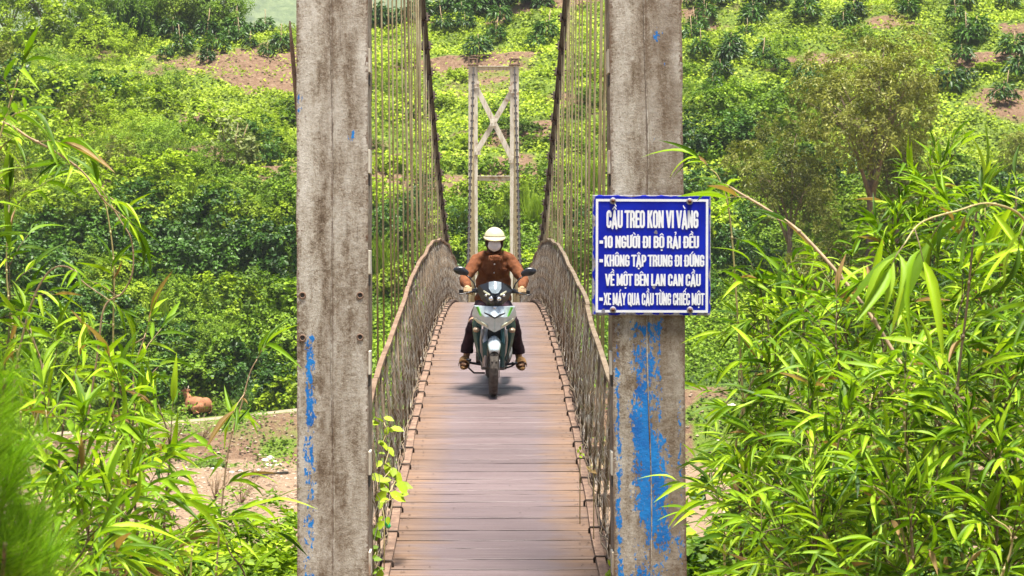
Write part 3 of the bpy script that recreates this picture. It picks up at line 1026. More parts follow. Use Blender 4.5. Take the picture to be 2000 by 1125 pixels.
# letters: bold condensed strokes on a unit box (height 1), rasterised into thin slabs
GL = {
    'A': (0.50, [[(0.08, 0), (0.25, 0.95), (0.42, 0)], [(0.14, 0.24), (0.36, 0.24)]]),
    'B': (0.46, [[(0.1, 0.08), (0.1, 0.92), (0.28, 0.92), (0.36, 0.84), (0.36, 0.62), (0.28, 0.52), (0.1, 0.52)], [(0.28, 0.52), (0.37, 0.42), (0.37, 0.16), (0.28, 0.08), (0.1, 0.08)]]),
    'C': (0.45, [[(0.36, 0.68), (0.36, 0.84), (0.29, 0.92), (0.17, 0.92), (0.1, 0.84), (0.1, 0.16), (0.17, 0.08), (0.29, 0.08), (0.36, 0.16), (0.36, 0.34)]]),
    'D': (0.47, [[(0.1, 0.08), (0.1, 0.92), (0.27, 0.92), (0.37, 0.82), (0.37, 0.18), (0.27, 0.08), (0.1, 0.08)]]),
    'E': (0.38, [[(0.32, 0.92), (0.1, 0.92), (0.1, 0.08), (0.32, 0.08)], [(0.1, 0.51), (0.29, 0.51)]]),
    'G': (0.46, [[(0.36, 0.70), (0.36, 0.84), (0.29, 0.92), (0.17, 0.92), (0.1, 0.84), (0.1, 0.16), (0.17, 0.08), (0.28, 0.08), (0.36, 0.16), (0.36, 0.46), (0.26, 0.46)]]),
    'H': (0.48, [[(0.1, 0), (0.1, 1)], [(0.38, 0), (0.38, 1)], [(0.1, 0.51), (0.38, 0.51)]]),
    'I': (0.22, [[(0.11, 0), (0.11, 1)]]),
    'K': (0.47, [[(0.1, 0), (0.1, 1)], [(0.38, 1.0), (0.15, 0.47)], [(0.21, 0.58), (0.39, 0.0)]]),
    'L': (0.37, [[(0.1, 1), (0.1, 0.08), (0.33, 0.08)]]),
    'M': (0.60, [[(0.09, 0), (0.1, 0.98), (0.30, 0.15), (0.50, 0.98), (0.51, 0)]]),
    'N': (0.49, [[(0.1, 0), (0.1, 0.96), (0.39, 0.04), (0.39, 1.0)]]),
    'O': (0.47, [[(0.17, 0.92), (0.1, 0.84), (0.1, 0.16), (0.17, 0.08), (0.30, 0.08), (0.37, 0.16), (0.37, 0.84), (0.30, 0.92), (0.17, 0.92)]]),
    'P': (0.44, [[(0.1, 0), (0.1, 0.92), (0.27, 0.92), (0.36, 0.83), (0.36, 0.54), (0.27, 0.44), (0.1, 0.44)]]),
    'Q': (0.47, [[(0.17, 0.92), (0.1, 0.84), (0.1, 0.16), (0.17, 0.08), (0.30, 0.08), (0.37, 0.16), (0.37, 0.84), (0.30, 0.92), (0.17, 0.92)], [(0.27, 0.2), (0.42, -0.04)]]),
    'R': (0.46, [[(0.1, 0), (0.1, 0.92), (0.27, 0.92), (0.36, 0.84), (0.36, 0.60), (0.27, 0.50), (0.1, 0.50)], [(0.25, 0.5), (0.35, 0.38), (0.37, 0.0)]]),
    'T': (0.40, [[(0.02, 0.92), (0.38, 0.92)], [(0.2, 0), (0.2, 0.92)]]),
    'U': (0.47, [[(0.1, 1), (0.1, 0.16), (0.17, 0.08), (0.30, 0.08), (0.37, 0.16), (0.37, 1)]]),
    'V': (0.46, [[(0.06, 1), (0.23, 0.05), (0.40, 1)]]),
    'X': (0.46, [[(0.07, 0), (0.39, 1)], [(0.07, 1), (0.39, 0)]]),
    'Y': (0.44, [[(0.05, 1), (0.22, 0.46), (0.39, 1)], [(0.22, 0.0), (0.22, 0.46)]]),
    '1': (0.30, [[(0.17, 0), (0.17, 0.96), (0.04, 0.80)]]),
    '0': (0.45, [[(0.17, 0.92), (0.1, 0.84), (0.1, 0.16), (0.17, 0.08), (0.28, 0.08), (0.35, 0.16), (0.35, 0.84), (0.28, 0.92), (0.17, 0.92)]]),
    ' ': (0.20, []),
}
# letter + marks: c circumflex, g grave, a acute, h hook, d dot below, H horn, b bar
TXT = [
    ([('C', ''), ('A', 'cg'), ('U', ''), ' ', 'T', 'R', 'E', 'O', ' ', 'K', 'O', 'N', ' ', 'V', 'I', ' ', 'V', ('A', 'g'), 'N', 'G'], 217, 940, 205, 343, None),
    (['1', '0', ' ', 'N', 'G', ('U', 'H'), ('O', 'Hg'), 'I', ' ', ('D', 'b'), 'I', ' ', 'B', ('O', 'cd'), ' ', 'R', ('A', 'h'), 'I', ' ', ('D', 'b'), ('E', 'cg'), 'U'], 198, 945, 405, 500, 163),
    (['K', 'H', ('O', 'c'), 'N', 'G', ' ', 'T', ('A', 'cd'), 'P', ' ', 'T', 'R', 'U', 'N', 'G', ' ', ('D', 'b'), 'I', ' ', ('D', 'b'), ('U', 'Ha'), 'N', 'G'], 202, 988, 553, 645, 163),
    (['V', ('E', 'cg'), ' ', 'M', ('O', 'cd'), 'T', ' ', 'B', ('E', 'c'), 'N', ' ', 'L', 'A', 'N', ' ', 'C', 'A', 'N', ' ', 'C', ('A', 'cg'), 'U'], 210, 960, 703, 797, None),
    (['X', 'E', ' ', 'M', ('A', 'a'), 'Y', ' ', 'Q', 'U', 'A', ' ', 'C', ('A', 'cg'), 'U', ' ', 'T', ('U', 'Hg'), 'N', 'G', ' ', 'C', 'H', 'I', ('E', 'ca'), 'C', ' ', 'M', ('O', 'cd'), 'T'], 198, 987, 853, 948, 163),
]


def seg_dist(X, Y, a, b, ky):
    ax, ay, bx, by = a[0], a[1] * ky, b[0], b[1] * ky
    dx, dy = bx - ax, by - ay
    t = np.clip(((X - ax) * dx + (Y * ky - ay) * dy) / max(dx * dx + dy * dy, 1e-9), 0, 1)
    return np.hypot(X - ax - t * dx, Y * ky - ay - t * dy)


for row, u0, u1, v0, v1, dash in TXT:
    total = sum(GL[c if isinstance(c, str) else c[0]][0] for c in row)
    x0, zt = sxz(u0, v0); x1, zbm = sxz(u1, v1)
    H = zt - zbm
    kx = (x1 - x0) / total
    V, Fq = [], []
    cur = 0.0
    n = 34
    hs = 1 / n
    for c in row:
        ch, mk = (c, '') if isinstance(c, str) else c
        w_, strokes = GL[ch]
        if strokes:
            segs = [(s_[q], s_[q + 1], 0.088) for s_ in strokes for q in range(len(s_) - 1)]
            mx = w_ / 2
            if 'c' in mk: segs += [((mx - 0.14, 1.07), (mx, 1.2), 0.042), ((mx, 1.2), (mx + 0.14, 1.07), 0.042)]
            if 'g' in mk:
                bx, bz = (mx + 0.10, 1.22) if 'c' in mk else (mx - 0.02, 1.10)
                segs += [((bx - 0.09, bz + 0.16), (bx + 0.03, bz + 0.02), 0.048)]
            if 'a' in mk:
                bx, bz = (mx + 0.10, 1.22) if 'c' in mk else (mx, 1.10)
                segs += [((bx - 0.04, bz), (bx + 0.09, bz + 0.16), 0.048)]
            if 'h' in mk: segs += [((mx - 0.05, 1.3), (mx + 0.05, 1.33), 0.04), ((mx + 0.05, 1.33), (mx + 0.05, 1.22), 0.04), ((mx + 0.05, 1.22), (mx, 1.12), 0.04)]
            if 'd' in mk: segs += [((mx - 0.02, -0.17), (mx + 0.02, -0.17), 0.065)]
            if 'H' in mk: segs += [((w_ - 0.10, 0.95), (w_ + 0.0, 0.97), 0.045), ((w_ + 0.0, 0.97), (w_ + 0.02, 1.1), 0.05)]
            if 'b' in mk: segs += [((-0.02, 0.5), (0.22, 0.5), 0.055)]
            gx_ = np.arange(-0.1, w_ + 0.12, 0.012); gz_ = np.arange(-0.26, 1.42, hs)
            X, Z = np.meshgrid(gx_ + 0.006, gz_ + hs / 2)
            inside = np.zeros(X.shape, bool)
            for a, b, r_ in segs:
                inside |= seg_dist(X, Z, a, b, 1.15) < r_
            if mk in ('', 'b') and ch != 'Q':
                inside &= (Z >= 0) & (Z <= 1)
            for iz in range(len(gz_)):
                r_ = inside[iz].astype(int)
                st_ = np.nonzero(np.diff(np.concatenate([[0], r_, [0]])))[0]
                for a, b in zip(st_[::2], st_[1::2]):
                    xa = x0 + (cur + gx_[a]) * kx; xb = x0 + (cur + gx_[a] + (b - a) * 0.012) * kx
                    za = zbm + gz_[iz] * H; zb_ = za + hs * H
                    q = len(V)
                    V += [(xa, -0.0105, za), (xb, -0.0105, za), (xb, -0.0105, zb_), (xa, -0.0105, zb_)]
                    Fq.append((q, q + 1, q + 2, q + 3))
        cur += w_
    if dash is not None:
        xa, _ = sxz(dash, 0); xb, _ = sxz(dash + 29, 0); zm = (zt + zbm) / 2
        q = len(V); V += [(xa, -0.0105, zm - 0.011), (xb, -0.0105, zm - 0.011), (xb, -0.0105, zm + 0.009), (xa, -0.0105, zm + 0.009)]; Fq.append((q, q + 1, q + 2, q + 3))
    link('lettering', mesh_np('lettering', np.array(V), np.array(Fq)), sg, MATS['sign_white'])
for u, v_, r_ in ((606, 376, 0.012), (592, 806, 0.012), (196, 998, 0.014)):
    x, z = sxz(u, v_)
    mb = MB(); mb.add([(x + r_ * random.uniform(0.6, 1.2) * math.cos(a), -0.0118, z + r_ * random.uniform(0.6, 1.4) * math.sin(a)) for a in [q * math.pi / 5 for q in range(10)]], [list(range(10))])
    mb.build('paint_chip', MATS['washer'], sg)
# ------------------------------------------------------------------ vegetation
RHOMB_V = np.array([(0, 0, 0), (0.5, 0.45, 0.07), (0, 1, -0.05), (-0.5, 0.45, 0.07)], float)
RHOMB_F = np.array([(0, 1, 2, 3)])
ROUND_V = np.array([(0, 0, 0), (0.42, 0.22, 0.06), (0.45, 0.62, 0.05), (0, 1, -0.06), (-0.45, 0.62, 0.05), (-0.42, 0.22, 0.06)], float)
ROUND_F = np.array([(0, 1, 2, 3), (0, 3, 4, 5)])


def lance(rows=5, droop=0.3, fold=0.12, wpos=0.35):
    """long pointed leaf along +y, unit length and width, hanging at the tip"""
    V, Fq = [], []
    for i in range(rows + 1):
        t = i / rows
        w = 0.5 * (math.sin(math.pi * min(1, t / (2 * wpos))) if t < wpos else (1 - ((t - wpos) / (1 - wpos)) ** 1.6)) if 0 < t < 1 else (0.08 if t == 0 else 0.0)
        z = -droop * t * t
        V += [(-w, t, z + fold * w), (0, t, z), (w, t, z + fold * w)]
    for i in range(rows):
        a = i * 3
        Fq += [(a, a + 1, a + 4, a + 3), (a + 1, a + 2, a + 5, a + 4)]
    return np.array(V, float), np.array(Fq)


def rand_unit(n, rg):
    return norm(rg.normal(size=(n, 3)))


def blob_points(n, blobs, rg, shell=0.35):
    """points near the skin of a heap of overlapping balls, with the way out"""
    c = np.array([b[:3] for b in blobs]); r = np.array([b[3] for b in blobs])
    w = r ** 2 / np.sum(r ** 2)
    k = rg.choice(len(blobs), size=n * 2, p=w)
    d = rand_unit(n * 2, rg)
    rad = 1 - shell * rg.random(n * 2) ** 1.5 + 0.06 * rg.normal(size=n * 2)
    p = c[k] + d * (r[k] * rad)[:, None]
    dist = np.linalg.norm(p[:, None] - c[None], axis=2) / r[None]
    dist[np.arange(len(k)), k] = 9
    ok = (dist.min(1) > 0.72) & (p[:, 2] > -0.15)
    return p[ok][:n], d[ok][:n]


def foliage_mesh(name, n, blobs, leaf, wid, seed, tmpl=(RHOMB_V, RHOMB_F), droop=0.25, shell=0.35, updir=0.6, tuft=26, spread=0.11):
    """leaves gathered in tufts over a heap of balls, so that dark gaps stay between the tufts"""
    rg = np.random.default_rng(seed)
    k0 = max(8, n // tuft)
    c, dc = blob_points(k0, blobs, rg, shell)
    R0 = np.mean([b_[3] for b_ in blobs])
    c = c + dc * (R0 * 0.30 * rg.normal(size=(len(c), 1)))
    kk = rg.integers(0, len(c), n)
    sz = (0.6 + 0.9 * rg.random(len(c)))[kk]
    off = rand_unit(n, rg)
    off = norm(off + 0.75 * dc[kk] + np.array([0, 0, 0.35]))
    p = c[kk] + off * (spread * sz * (0.55 + 0.5 * rg.random(n)))[:, None]
    d = norm(off * 0.8 + dc[kk] * 0.5)
    m = n
    nrm = norm(d * 0.8 + np.array([0, 0, updir]) + 0.4 * rg.normal(size=(m, 3)))
    dr = norm(np.cross(nrm, rg.normal(size=(m, 3))) + d * 0.5 - np.array([0, 0, droop]))
    ln = leaf * rg.uniform(0.6, 1.35, m)
    M = frames(dr, nrm, ln, ln * wid)
    ti = np.clip(0.45 * rg.random(m) + 0.55 * rg.random(len(c))[kk], 0, 1)
    V, Fq, t = scatter(tmpl[0], tmpl[1], M, p, ti)
    return mesh_np(name, V, Fq, False, t)


def dome(seed, rx=1.0, rz=0.8, k=14, rb=(0.28, 0.5), up=0.1):
    rr = random.Random(seed)
    b = [(0, 0, rz * 0.45, 0.62 * min(rx, rz))]
    for i in range(k):
        a = rr.uniform(0, 2 * math.pi); q = math.sqrt(rr.random()) * 0.85 * rx
        h = rz * (1 - (q / rx) ** 2) * rr.uniform(0.55, 1.05) + up
        b.append((q * math.cos(a), q * math.sin(a), max(0.12, h - 0.2), rr.uniform(*rb)))
    return b


LANCE4 = lance(3, 0.35, 0.15)
SHRUB = {}
SHRUB['broad'] = [foliage_mesh('shrub_broad', 3400, dome(i, 1.0, 0.85), 0.085, 0.75, 100 + i, (ROUND_V, ROUND_F), 0.3, tuft=22, spread=0.12) for i in range(5)]
SHRUB['fine'] = [foliage_mesh('shrub_fine', 5200, dome(20 + i, 1.0, 0.95, 18, (0.22, 0.42)), 0.06, 0.42, 130 + i, tuft=40, spread=0.12) for i in range(5)]
SHRUB['vine'] = [foliage_mesh('shrub_vine', 3600, dome(40 + i, 1.15, 0.55, 16, (0.22, 0.36)), 0.085, 0.9, 160 + i, (ROUND_V, ROUND_F), 0.5) for i in range(4)]
SHRUB['tall'] = [foliage_mesh('shrub_tall', 4200, [(rx * 0.8, ry * 0.8, z, r_) for rx, ry, z, r_ in dome(60 + i, 0.62, 1.75, 18, (0.24, 0.42))], 0.08, 0.4, 190 + i, (RHOMB_V, RHOMB_F), 0.45) for i in range(4)]
for kk, mt in (('broad', 'leaf_shrub'), ('fine', 'leaf_lime'), ('vine', 'leaf_shrub'), ('tall', 'leaf_olive')):
    for me in SHRUB[kk]:
        me.materials.append(MATS[mt])


def variant(me, mat):
    c = me.copy(); c.materials.clear(); c.materials.append(MATS[mat]); return c


SHRUB['broad_lime'] = [variant(me, 'leaf_lime') for me in SHRUB['broad'][:3]]
SHRUB['broad_deep'] = [variant(me, 'leaf_deep') for me in SHRUB['broad'][2:]]
SHRUB['fine_mid'] = [variant(me, 'leaf_shrub') for me in SHRUB['fine'][:3]]
SHRUB['vine_lime'] = [variant(me, 'leaf_lime') for me in SHRUB['vine'][:2]]


def grass_mesh(name, n, h, spread, seed, mat, wid=0.02, lean=0.6):
    rg = np.random.default_rng(seed)
    tv, tf = lance(4, 0.55, 0.1, 0.25)
    a = rg.uniform(0, 2 * np.pi, n); q = spread * np.sqrt(rg.random(n)) * 0.35
    p = np.stack([q * np.cos(a), q * np.sin(a), -0.05 * np.ones(n)], 1)
    d = norm(np.stack([np.cos(a) * lean * rg.random(n), np.sin(a) * lean * rg.random(n), np.ones(n)], 1) + 0.15 * rg.normal(size=(n, 3)))
    nr = norm(-np.stack([np.cos(a), np.sin(a), -0.3 * np.ones(n)], 1) * 1.0 + 0.2 * rg.normal(size=(n, 3)))
    ln = h * rg.uniform(0.6, 1.1, n)
    M = frames(d, -nr, ln, np.full(n, wid))
    V, Fq, t = scatter(tv, tf, M, p, rg.random(n))
    me = mesh_np(name, V, Fq, False, t); me.materials.append(MATS[mat]); return me


GRASS = [grass_mesh('tall_grass', 150, 1.5, 0.8, 300 + i, 'leaf_grass', 0.035, 1.0) for i in range(3)]


# coffee bush: a short stem carrying tiers of long drooping dark leaves
def coffee_meshes(seed):
    rg = np.random.default_rng(seed)
    n = 260
    tier = rg.random(n)
    a = rg.uniform(0, 2 * np.pi, n)
    rad = (0.10 + 0.62 * np.sqrt(rg.random(n))) * (1.1 - 0.6 * tier)
    p = np.stack([rad * np.cos(a), rad * np.sin(a), 0.30 + 0.62 * tier + 0.06 * rg.normal(size=n)], 1)
    d = norm(np.stack([np.cos(a), np.sin(a), -0.55 + 0.9 * tier], 1) + 0.35 * rg.normal(size=(n, 3)))
    nr = norm(np.stack([np.cos(a) * 0.4, np.sin(a) * 0.4, np.ones(n)], 1) + 0.3 * rg.normal(size=(n, 3)))
    ln = rg.uniform(0.22, 0.42, n)
    V, Fq, t = scatter(LANCE4[0], LANCE4[1], frames(d, nr, ln, ln * 0.34), p, rg.random(n))
    me = mesh_np('foliage', V, Fq, False, t); me.materials.append(MATS['leaf_deep'])
    mb = MB(); mb.tube([(0, 0, -0.1), (0.02, 0, 0.5), (0, 0.02, 1.1)], [0.03, 0.022, 0.012], 6)
    ms = mb.mesh('stem'); ms.materials.append(MATS['twig'])
    return me, ms


COFFEE = [coffee_meshes(400 + i) for i in range(5)]
mb = MB(); mb.tube([(0.12, 0, -0.1), (0.16, 0.02, 0.9), (0.22, 0.03, 1.65)], [0.025, 0.024, 0.02], 6)
STAKE = mb.mesh('stake'); STAKE.materials.append(MATS['leaf_dry'] if False else MATS['twig'])

ORD = ['first', 'second', 'third', 'fourth', 'fifth', 'sixth', 'seventh', 'eighth', 'ninth', 'tenth', 'eleventh', 'twelfth', 'thirteenth', 'fourteenth', 'fifteenth', 'sixteenth', 'seventeenth', 'eighteenth', 'nineteenth', 'twentieth']
ORD += ['twenty-' + w_ for w_ in ORD[:9]] + ['thirtieth'] + ['thirty-' + w_ for w_ in ORD[:9]] + ['fortieth'] + ['forty-' + w_ for w_ in ORD[:9]]


def coffee(px, py, s, label, group, staked):
    h = hit(px, py)
    e = empty('coffee_bush', h, (random.uniform(-0.1, 0.1), random.uniform(-0.1, 0.1), random.uniform(0, 6.28)), s)
    tag(e, label, 'bush', group)
    f, st = random.choice(COFFEE)
    link('foliage', f, e); link('stem', st, e)
    if staked:
        link('stake', STAKE, e)


rows_l = [
    ('top row of the left terrace', [(312, 78), (340, 74), (362, 70), (405, 78), (432, 70), (460, 70), (498, 72), (520, 62), (548, 58)], 1.2),
    ('second row of the left terrace', [(358, 103), (425, 107), (448, 88), (470, 84), (548, 99)], 1.15),
    ('third row of the left terrace', [(325, 112), (405, 124), (522, 112), (490, 96), (380, 92)], 0.85),
]
rows_c = [
    ('skyline row between post and cable', [(728, 52), (745, 50), (764, 52), (782, 49), (803, 50), (822, 46)], 1.3),
    ('skyline row above the far tower', [(868, 28), (884, 20), (905, 40), (928, 32), (940, 18), (962, 22), (985, 12), (1012, 8), (1040, 12), (1062, 20)], 1.2),
    ('row just above the far tower', [(866, 62), (908, 58), (968, 82), (976, 48), (1046, 100), (1066, 78), (936, 110)], 1.15),
]
rows_r = [
    ('top row right of the sign post', [(1352, 14), (1392, 12), (1420, 8), (1478, 4), (1520, 10), (1582, 14), (1680, 8), (1778, 6), (1968, 14)], 1.05),
    ('second row right of the sign post', [(1378, 42), (1474, 30), (1492, 14), (1574, 40), (1668, 36), (1772, 34), (1866, 42), (1882, 18)], 1.05),
    ('third row right of the sign post', [(1362, 66), (1352, 84), (1468, 52), (1458, 78), (1645, 62), (1425, 92)], 1.1),
    ('fourth row right of the sign post', [(1432, 108), (1424, 122), (1488, 132), (1500, 112), (1545, 95), (1525, 140)], 1.05),
    ('fifth row right of the sign post', [(1408, 152), (1394, 182), (1576, 160), (1368, 108)], 1.1),
    ('line on the far right slope', [(1906, 72), (1890, 92), (1880, 122), (1888, 162), (1984, 112), (1990, 152), (1850, 182), (1960, 200)], 1.25),
]
for side, rows in (('left', rows_l), ('middle', rows_c), ('right', rows_r)):
    for nm, pts, s in rows:
        for i, (px, py) in enumerate(sorted(pts)):
            coffee(px, py, 1.08 * s * random.uniform(0.7, 1.2), 'coffee bush, %s from left, %s' % (ORD[i], nm), 'coffee bushes on the hillside', random.random() < 0.35)


# --- shrubs
def shrub(kind, px, py, size, label, cat='shrub', group=None, zs=1.0, name='shrub', depth=None):
    h = hit(px, py)
    if depth is not None:
        D = depth
        x = (px - 965) / FPX * D
        h = Vector((x, D, g1(x, D)))
    r = size / 2 / FPX * h.y
    o = bpy.data.objects.new(name, random.choice(SHRUB[kind]))
    COL.objects.link(o)
    o.location = h - Vector((0, 0, 0.12 * r))
    o.rotation_euler = (random.uniform(-0.15, 0.15), random.uniform(-0.15, 0.15), random.uniform(0, 6.28))
    o.scale = (r * random.uniform(0.9, 1.1), r * random.uniform(0.9, 1.1), r * zs * random.uniform(0.85, 1.15))
    return tag(o, label, cat, group)


LOOK = {'broad': 'mid green broad-leaved shrub', 'vine': 'vine-draped green shrub', 'broad_lime': 'yellow-green broad-leaved shrub', 'fine_mid': 'fine-leaved green shrub',
        'vine_lime': 'yellow-green vine mound', 'fine': 'yellow-green fine-leaved shrub', 'tall': 'upright olive shrub', 'broad_deep': 'dark green glossy shrub'}


def fill(region, n, kinds, sizes, where, group, zs=1.0, seed=1, avoid=None, bands=('upper', 'middle', 'lower')):
    rr = random.Random(seed)
    x0, y0, x1, y1 = region
    pts = []
    tries = 0
    while len(pts) < n and tries < n * 60:
        tries += 1
        p = (rr.uniform(x0, x1), rr.uniform(y0, y1))
        s = rr.uniform(*sizes)
        if avoid and avoid(*p):
            continue
        if all(math.hypot(p[0] - q[0], (p[1] - q[1]) * 1.3) > 0.42 * (s + q[2]) / 2 for q in pts):
            pts.append((*p, s, rr.choice(kinds)))
    count = {}
    for p in sorted(pts):
        band = bands[min(len(bands) - 1, int((p[1] - y0) / (y1 - y0) * len(bands)))]
        key = (p[3], band)
        i = count.get(key, 0); count[key] = i + 1
        lab = '%s, %s from the left, %s %s' % (LOOK[p[3]], ORD[i], band, where)
        shrub(p[3], p[0], p[1], p[2], lab, 'shrub', group, zs * rr.uniform(0.8, 1.2))


# left bank
fill((-60, 400, 600, 790), 78, ['broad', 'vine', 'vine', 'broad_lime', 'fine_mid', 'broad_deep', 'broad_deep'], (95, 190), 'part of left bank', 'shrubs of the left bank thicket', 1.0, 1,
     lambda x, y: (x > 320 and x < 372 and y > 700) or (310 < x < 470 and y > 745))
fill((-60, 180, 420, 420), 40, ['fine', 'fine', 'broad_lime', 'fine_mid', 'tall', 'vine_lime'], (100, 200), 'part of upper left slope', 'shrubs of the upper left slope', 0.95, 2,
     lambda x, y: x > 330 and y < 240)
fill((330, 210, 600, 420), 16, ['vine_lime', 'vine', 'fine', 'broad'], (70, 130), 'slope beside left post', 'low shrubs beside the left post', 0.75, 3,
     lambda x, y: 350 < x < 520 and 190 < y < 330, ('higher', 'lower'))
# between the posts
fill((710, 330, 1210, 560), 34, ['broad', 'vine', 'vine_lime', 'broad_lime', 'broad_deep'], (70, 125), 'bank behind far tower', 'shrubs behind the far tower', 0.95, 4, None, ('higher', 'lower'))
fill((710, 130, 1210, 340), 30, ['broad', 'vine_lime', 'vine', 'fine'], (48, 90), 'slope between the posts', 'small shrubs between the posts', 0.8, 5)
# right bank
fill((1340, 330, 2040, 640), 40, ['broad', 'vine', 'broad_deep', 'vine_lime', 'tall', 'broad_deep'], (95, 165), 'part of right bank', 'shrubs of the right bank thicket', 1.0, 6)
fill((1340, 190, 1640, 340), 16, ['broad', 'vine', 'fine_mid', 'tall', 'broad_deep'], (80, 150), 'slope left of tall tree', 'shrubs left of the tall tree', 1.0, 7, None, ('higher', 'lower'))
fill((1640, 130, 2040, 340), 14, ['vine_lime', 'vine', 'fine'], (45, 85), 'slope right of tall tree', 'low shrubs on the right slope', 0.6, 8, lambda x, y: x > 1820 and 180 < y < 320, ('higher', 'lower'))
fill((1350, 60, 2000, 190), 12, ['vine_lime', 'broad', 'fine_mid'], (34, 64), 'slope among right coffee bushes', 'weedy shrubs on the right slope', 0.6, 12, None, ('higher', 'lower'))

# singled-out shrubs of the left
for px, py, s, kind, zs, lab in (
        (40, 210, 190, 'broad_deep', 1.1, 'large dark green shrub at the left edge of the slope'),
        (110, 165, 170, 'fine_mid', 1.1, 'large rounded green shrub just left of the dark shrub hollow'),
        (200, 110, 190, 'fine', 0.9, 'pale green feathery shrub below the left skyline trees'),
        (215, 200, 140, 'broad_deep', 0.9, 'dark hollowed shrub under the pale feathery shrub'),
        (505, 300, 130, 'broad_deep', 1.1, 'deep green shrub beside the silver-leaved shrub'),
        (1540, 130, 120, 'fine_mid', 0.9, 'rounded mid green shrub upslope between sign post and tall tree'),
        (1440, 270, 150, 'broad_deep', 0.8, 'dark glossy shrub right of the sign post above the sign'),
        (1940, 400, 170, 'broad_deep', 0.8, 'dark green shrub at the right edge above the bamboo')):
    shrub(kind, px, py, s, lab, 'shrub', None, zs)

for q, (px, py, s_, kind, zs) in enumerate(((-10, 96, 230, 'fine_mid', 1.0), (70, 92, 220, 'fine', 1.0), (140, 88, 210, 'broad_lime', 1.0), (205, 84, 200, 'fine_mid', 1.05), (285, 86, 150, 'broad', 1.0), (345, 82, 150, 'fine_mid', 1.1), (400, 78, 130, 'broad', 0.9), (445, 76, 130, 'fine_mid', 1.0))):
    shrub(kind, px, py, s_, 'bushy %s on the left skyline, %s from the left edge' % (LOOK[kind], ORD[q]), 'shrub', 'bushy shrubs on the left skyline', zs * (1.15 if px > 280 else 1), depth=162.5 if px > 280 else None)

# silver-leaved shrub
h = hit(455, 330)
e = empty('silver_leaf_shrub', h)
tag(e, 'shrub with pale silvery leaves on the slope left of the steel post', 'shrub')
b = [(x * 1.5, y * 1.2, 0.6 + z * 2.2, r_ * 1.2) for x, y, z, r_ in dome(77, 0.9, 1.2, 14, (0.25, 0.4))]
link('foliage', foliage_mesh('foliage', 700, b, 0.34, 0.5, 500, (ROUND_V, ROUND_F), 0.1, 0.5, 0.6, 7, 0.3), e, MATS['leaf_silver'])
mb = MB()
for q in range(5):
    a = q * 1.3
    mb.tube([(0, 0, -0.2), (0.4 * math.cos(a), 0.4 * math.sin(a), 1.2), (0.9 * math.cos(a), 0.9 * math.sin(a), 2.6)], [0.06, 0.04, 0.015], 5)
mb.build('stem', MATS['twig'], e)


# --- trees
def tree(name, label, base, height, crown_w, seed, leafmat, leaf=0.16, n=9000, trunk_h=0.45, wid=0.35, lean=0.0, forks=6, group=None, bark='bark', tr=None):
    rr = random.Random(seed)
    e = empty(name, base)
    tag(e, label, 'tree', group)
    H, Wc = height, crown_w / 2
    mb = MB()
    tr = tr or 0.018 * H
    top = Vector((lean * H, 0, trunk_h * H))
    mb.tube([(0, 0, -0.4), (lean * H * 0.3, 0.05, trunk_h * H * 0.35), (lean * H * 0.7, -0.05, trunk_h * H * 0.7), top], [tr * 1.25, tr, tr * 0.85, tr * 0.7], 8)
    mb.build('trunk', MATS[bark], e)
    blobs = []
    for q in range(forks):
        a = 2 * math.pi * q / forks + rr.uniform(-0.4, 0.4)
        rad = Wc * rr.uniform(0.35, 0.8)
        zt = H * rr.uniform(trunk_h + 0.12, 0.93) if q else H * 0.95
        if not q: rad *= 0.3
        st_ = Vector((lean * H * 0.8, 0, H * trunk_h * rr.uniform(0.65, 1.0)))
        tip = Vector((lean * H + rad * math.cos(a), rad * math.sin(a), zt))
        m1 = st_.lerp(tip, 0.45) + Vector((0, 0, H * 0.03))
        mb = MB(); mb.tube([st_, st_.lerp(m1, 0.5), m1, m1.lerp(tip, 0.5) + Vector((rr.uniform(-.2, .2), rr.uniform(-.2, .2), 0)), tip], [tr * 0.5, tr * 0.42, tr * 0.32, tr * 0.22, tr * 0.08], 6)
        for s_ in range(4):
            p0 = st_.lerp(tip, rr.uniform(0.4, 0.85)); aa = rr.uniform(0, 6.28); L = Wc * rr.uniform(0.25, 0.5)
            p1 = p0 + Vector((L * math.cos(aa), L * math.sin(aa), L * 0.7))
            mb.tube([p0, p0.lerp(p1, 0.5) + Vector((0, 0, 0.1)), p1], [tr * 0.18, tr * 0.13, tr * 0.04], 5)
            blobs.append((*p1, Wc * rr.uniform(0.2, 0.32)))
        mb.build('limb', MATS[bark], e)
        blobs.append((*tip, Wc * rr.uniform(0.3, 0.42)))
        blobs.append((*(st_.lerp(tip, 0.75)), Wc * rr.uniform(0.25, 0.36)))
    link('crown', foliage_mesh('crown', n, blobs, leaf, wid, seed, (RHOMB_V, RHOMB_F), 0.5, 0.8, 0.4, 34, 0.42), e, MATS[leafmat])
    return e


def at_D(px, D):
    x = (px - 965) / FPX * D
    return Vector((x, D, g1(x, D)))


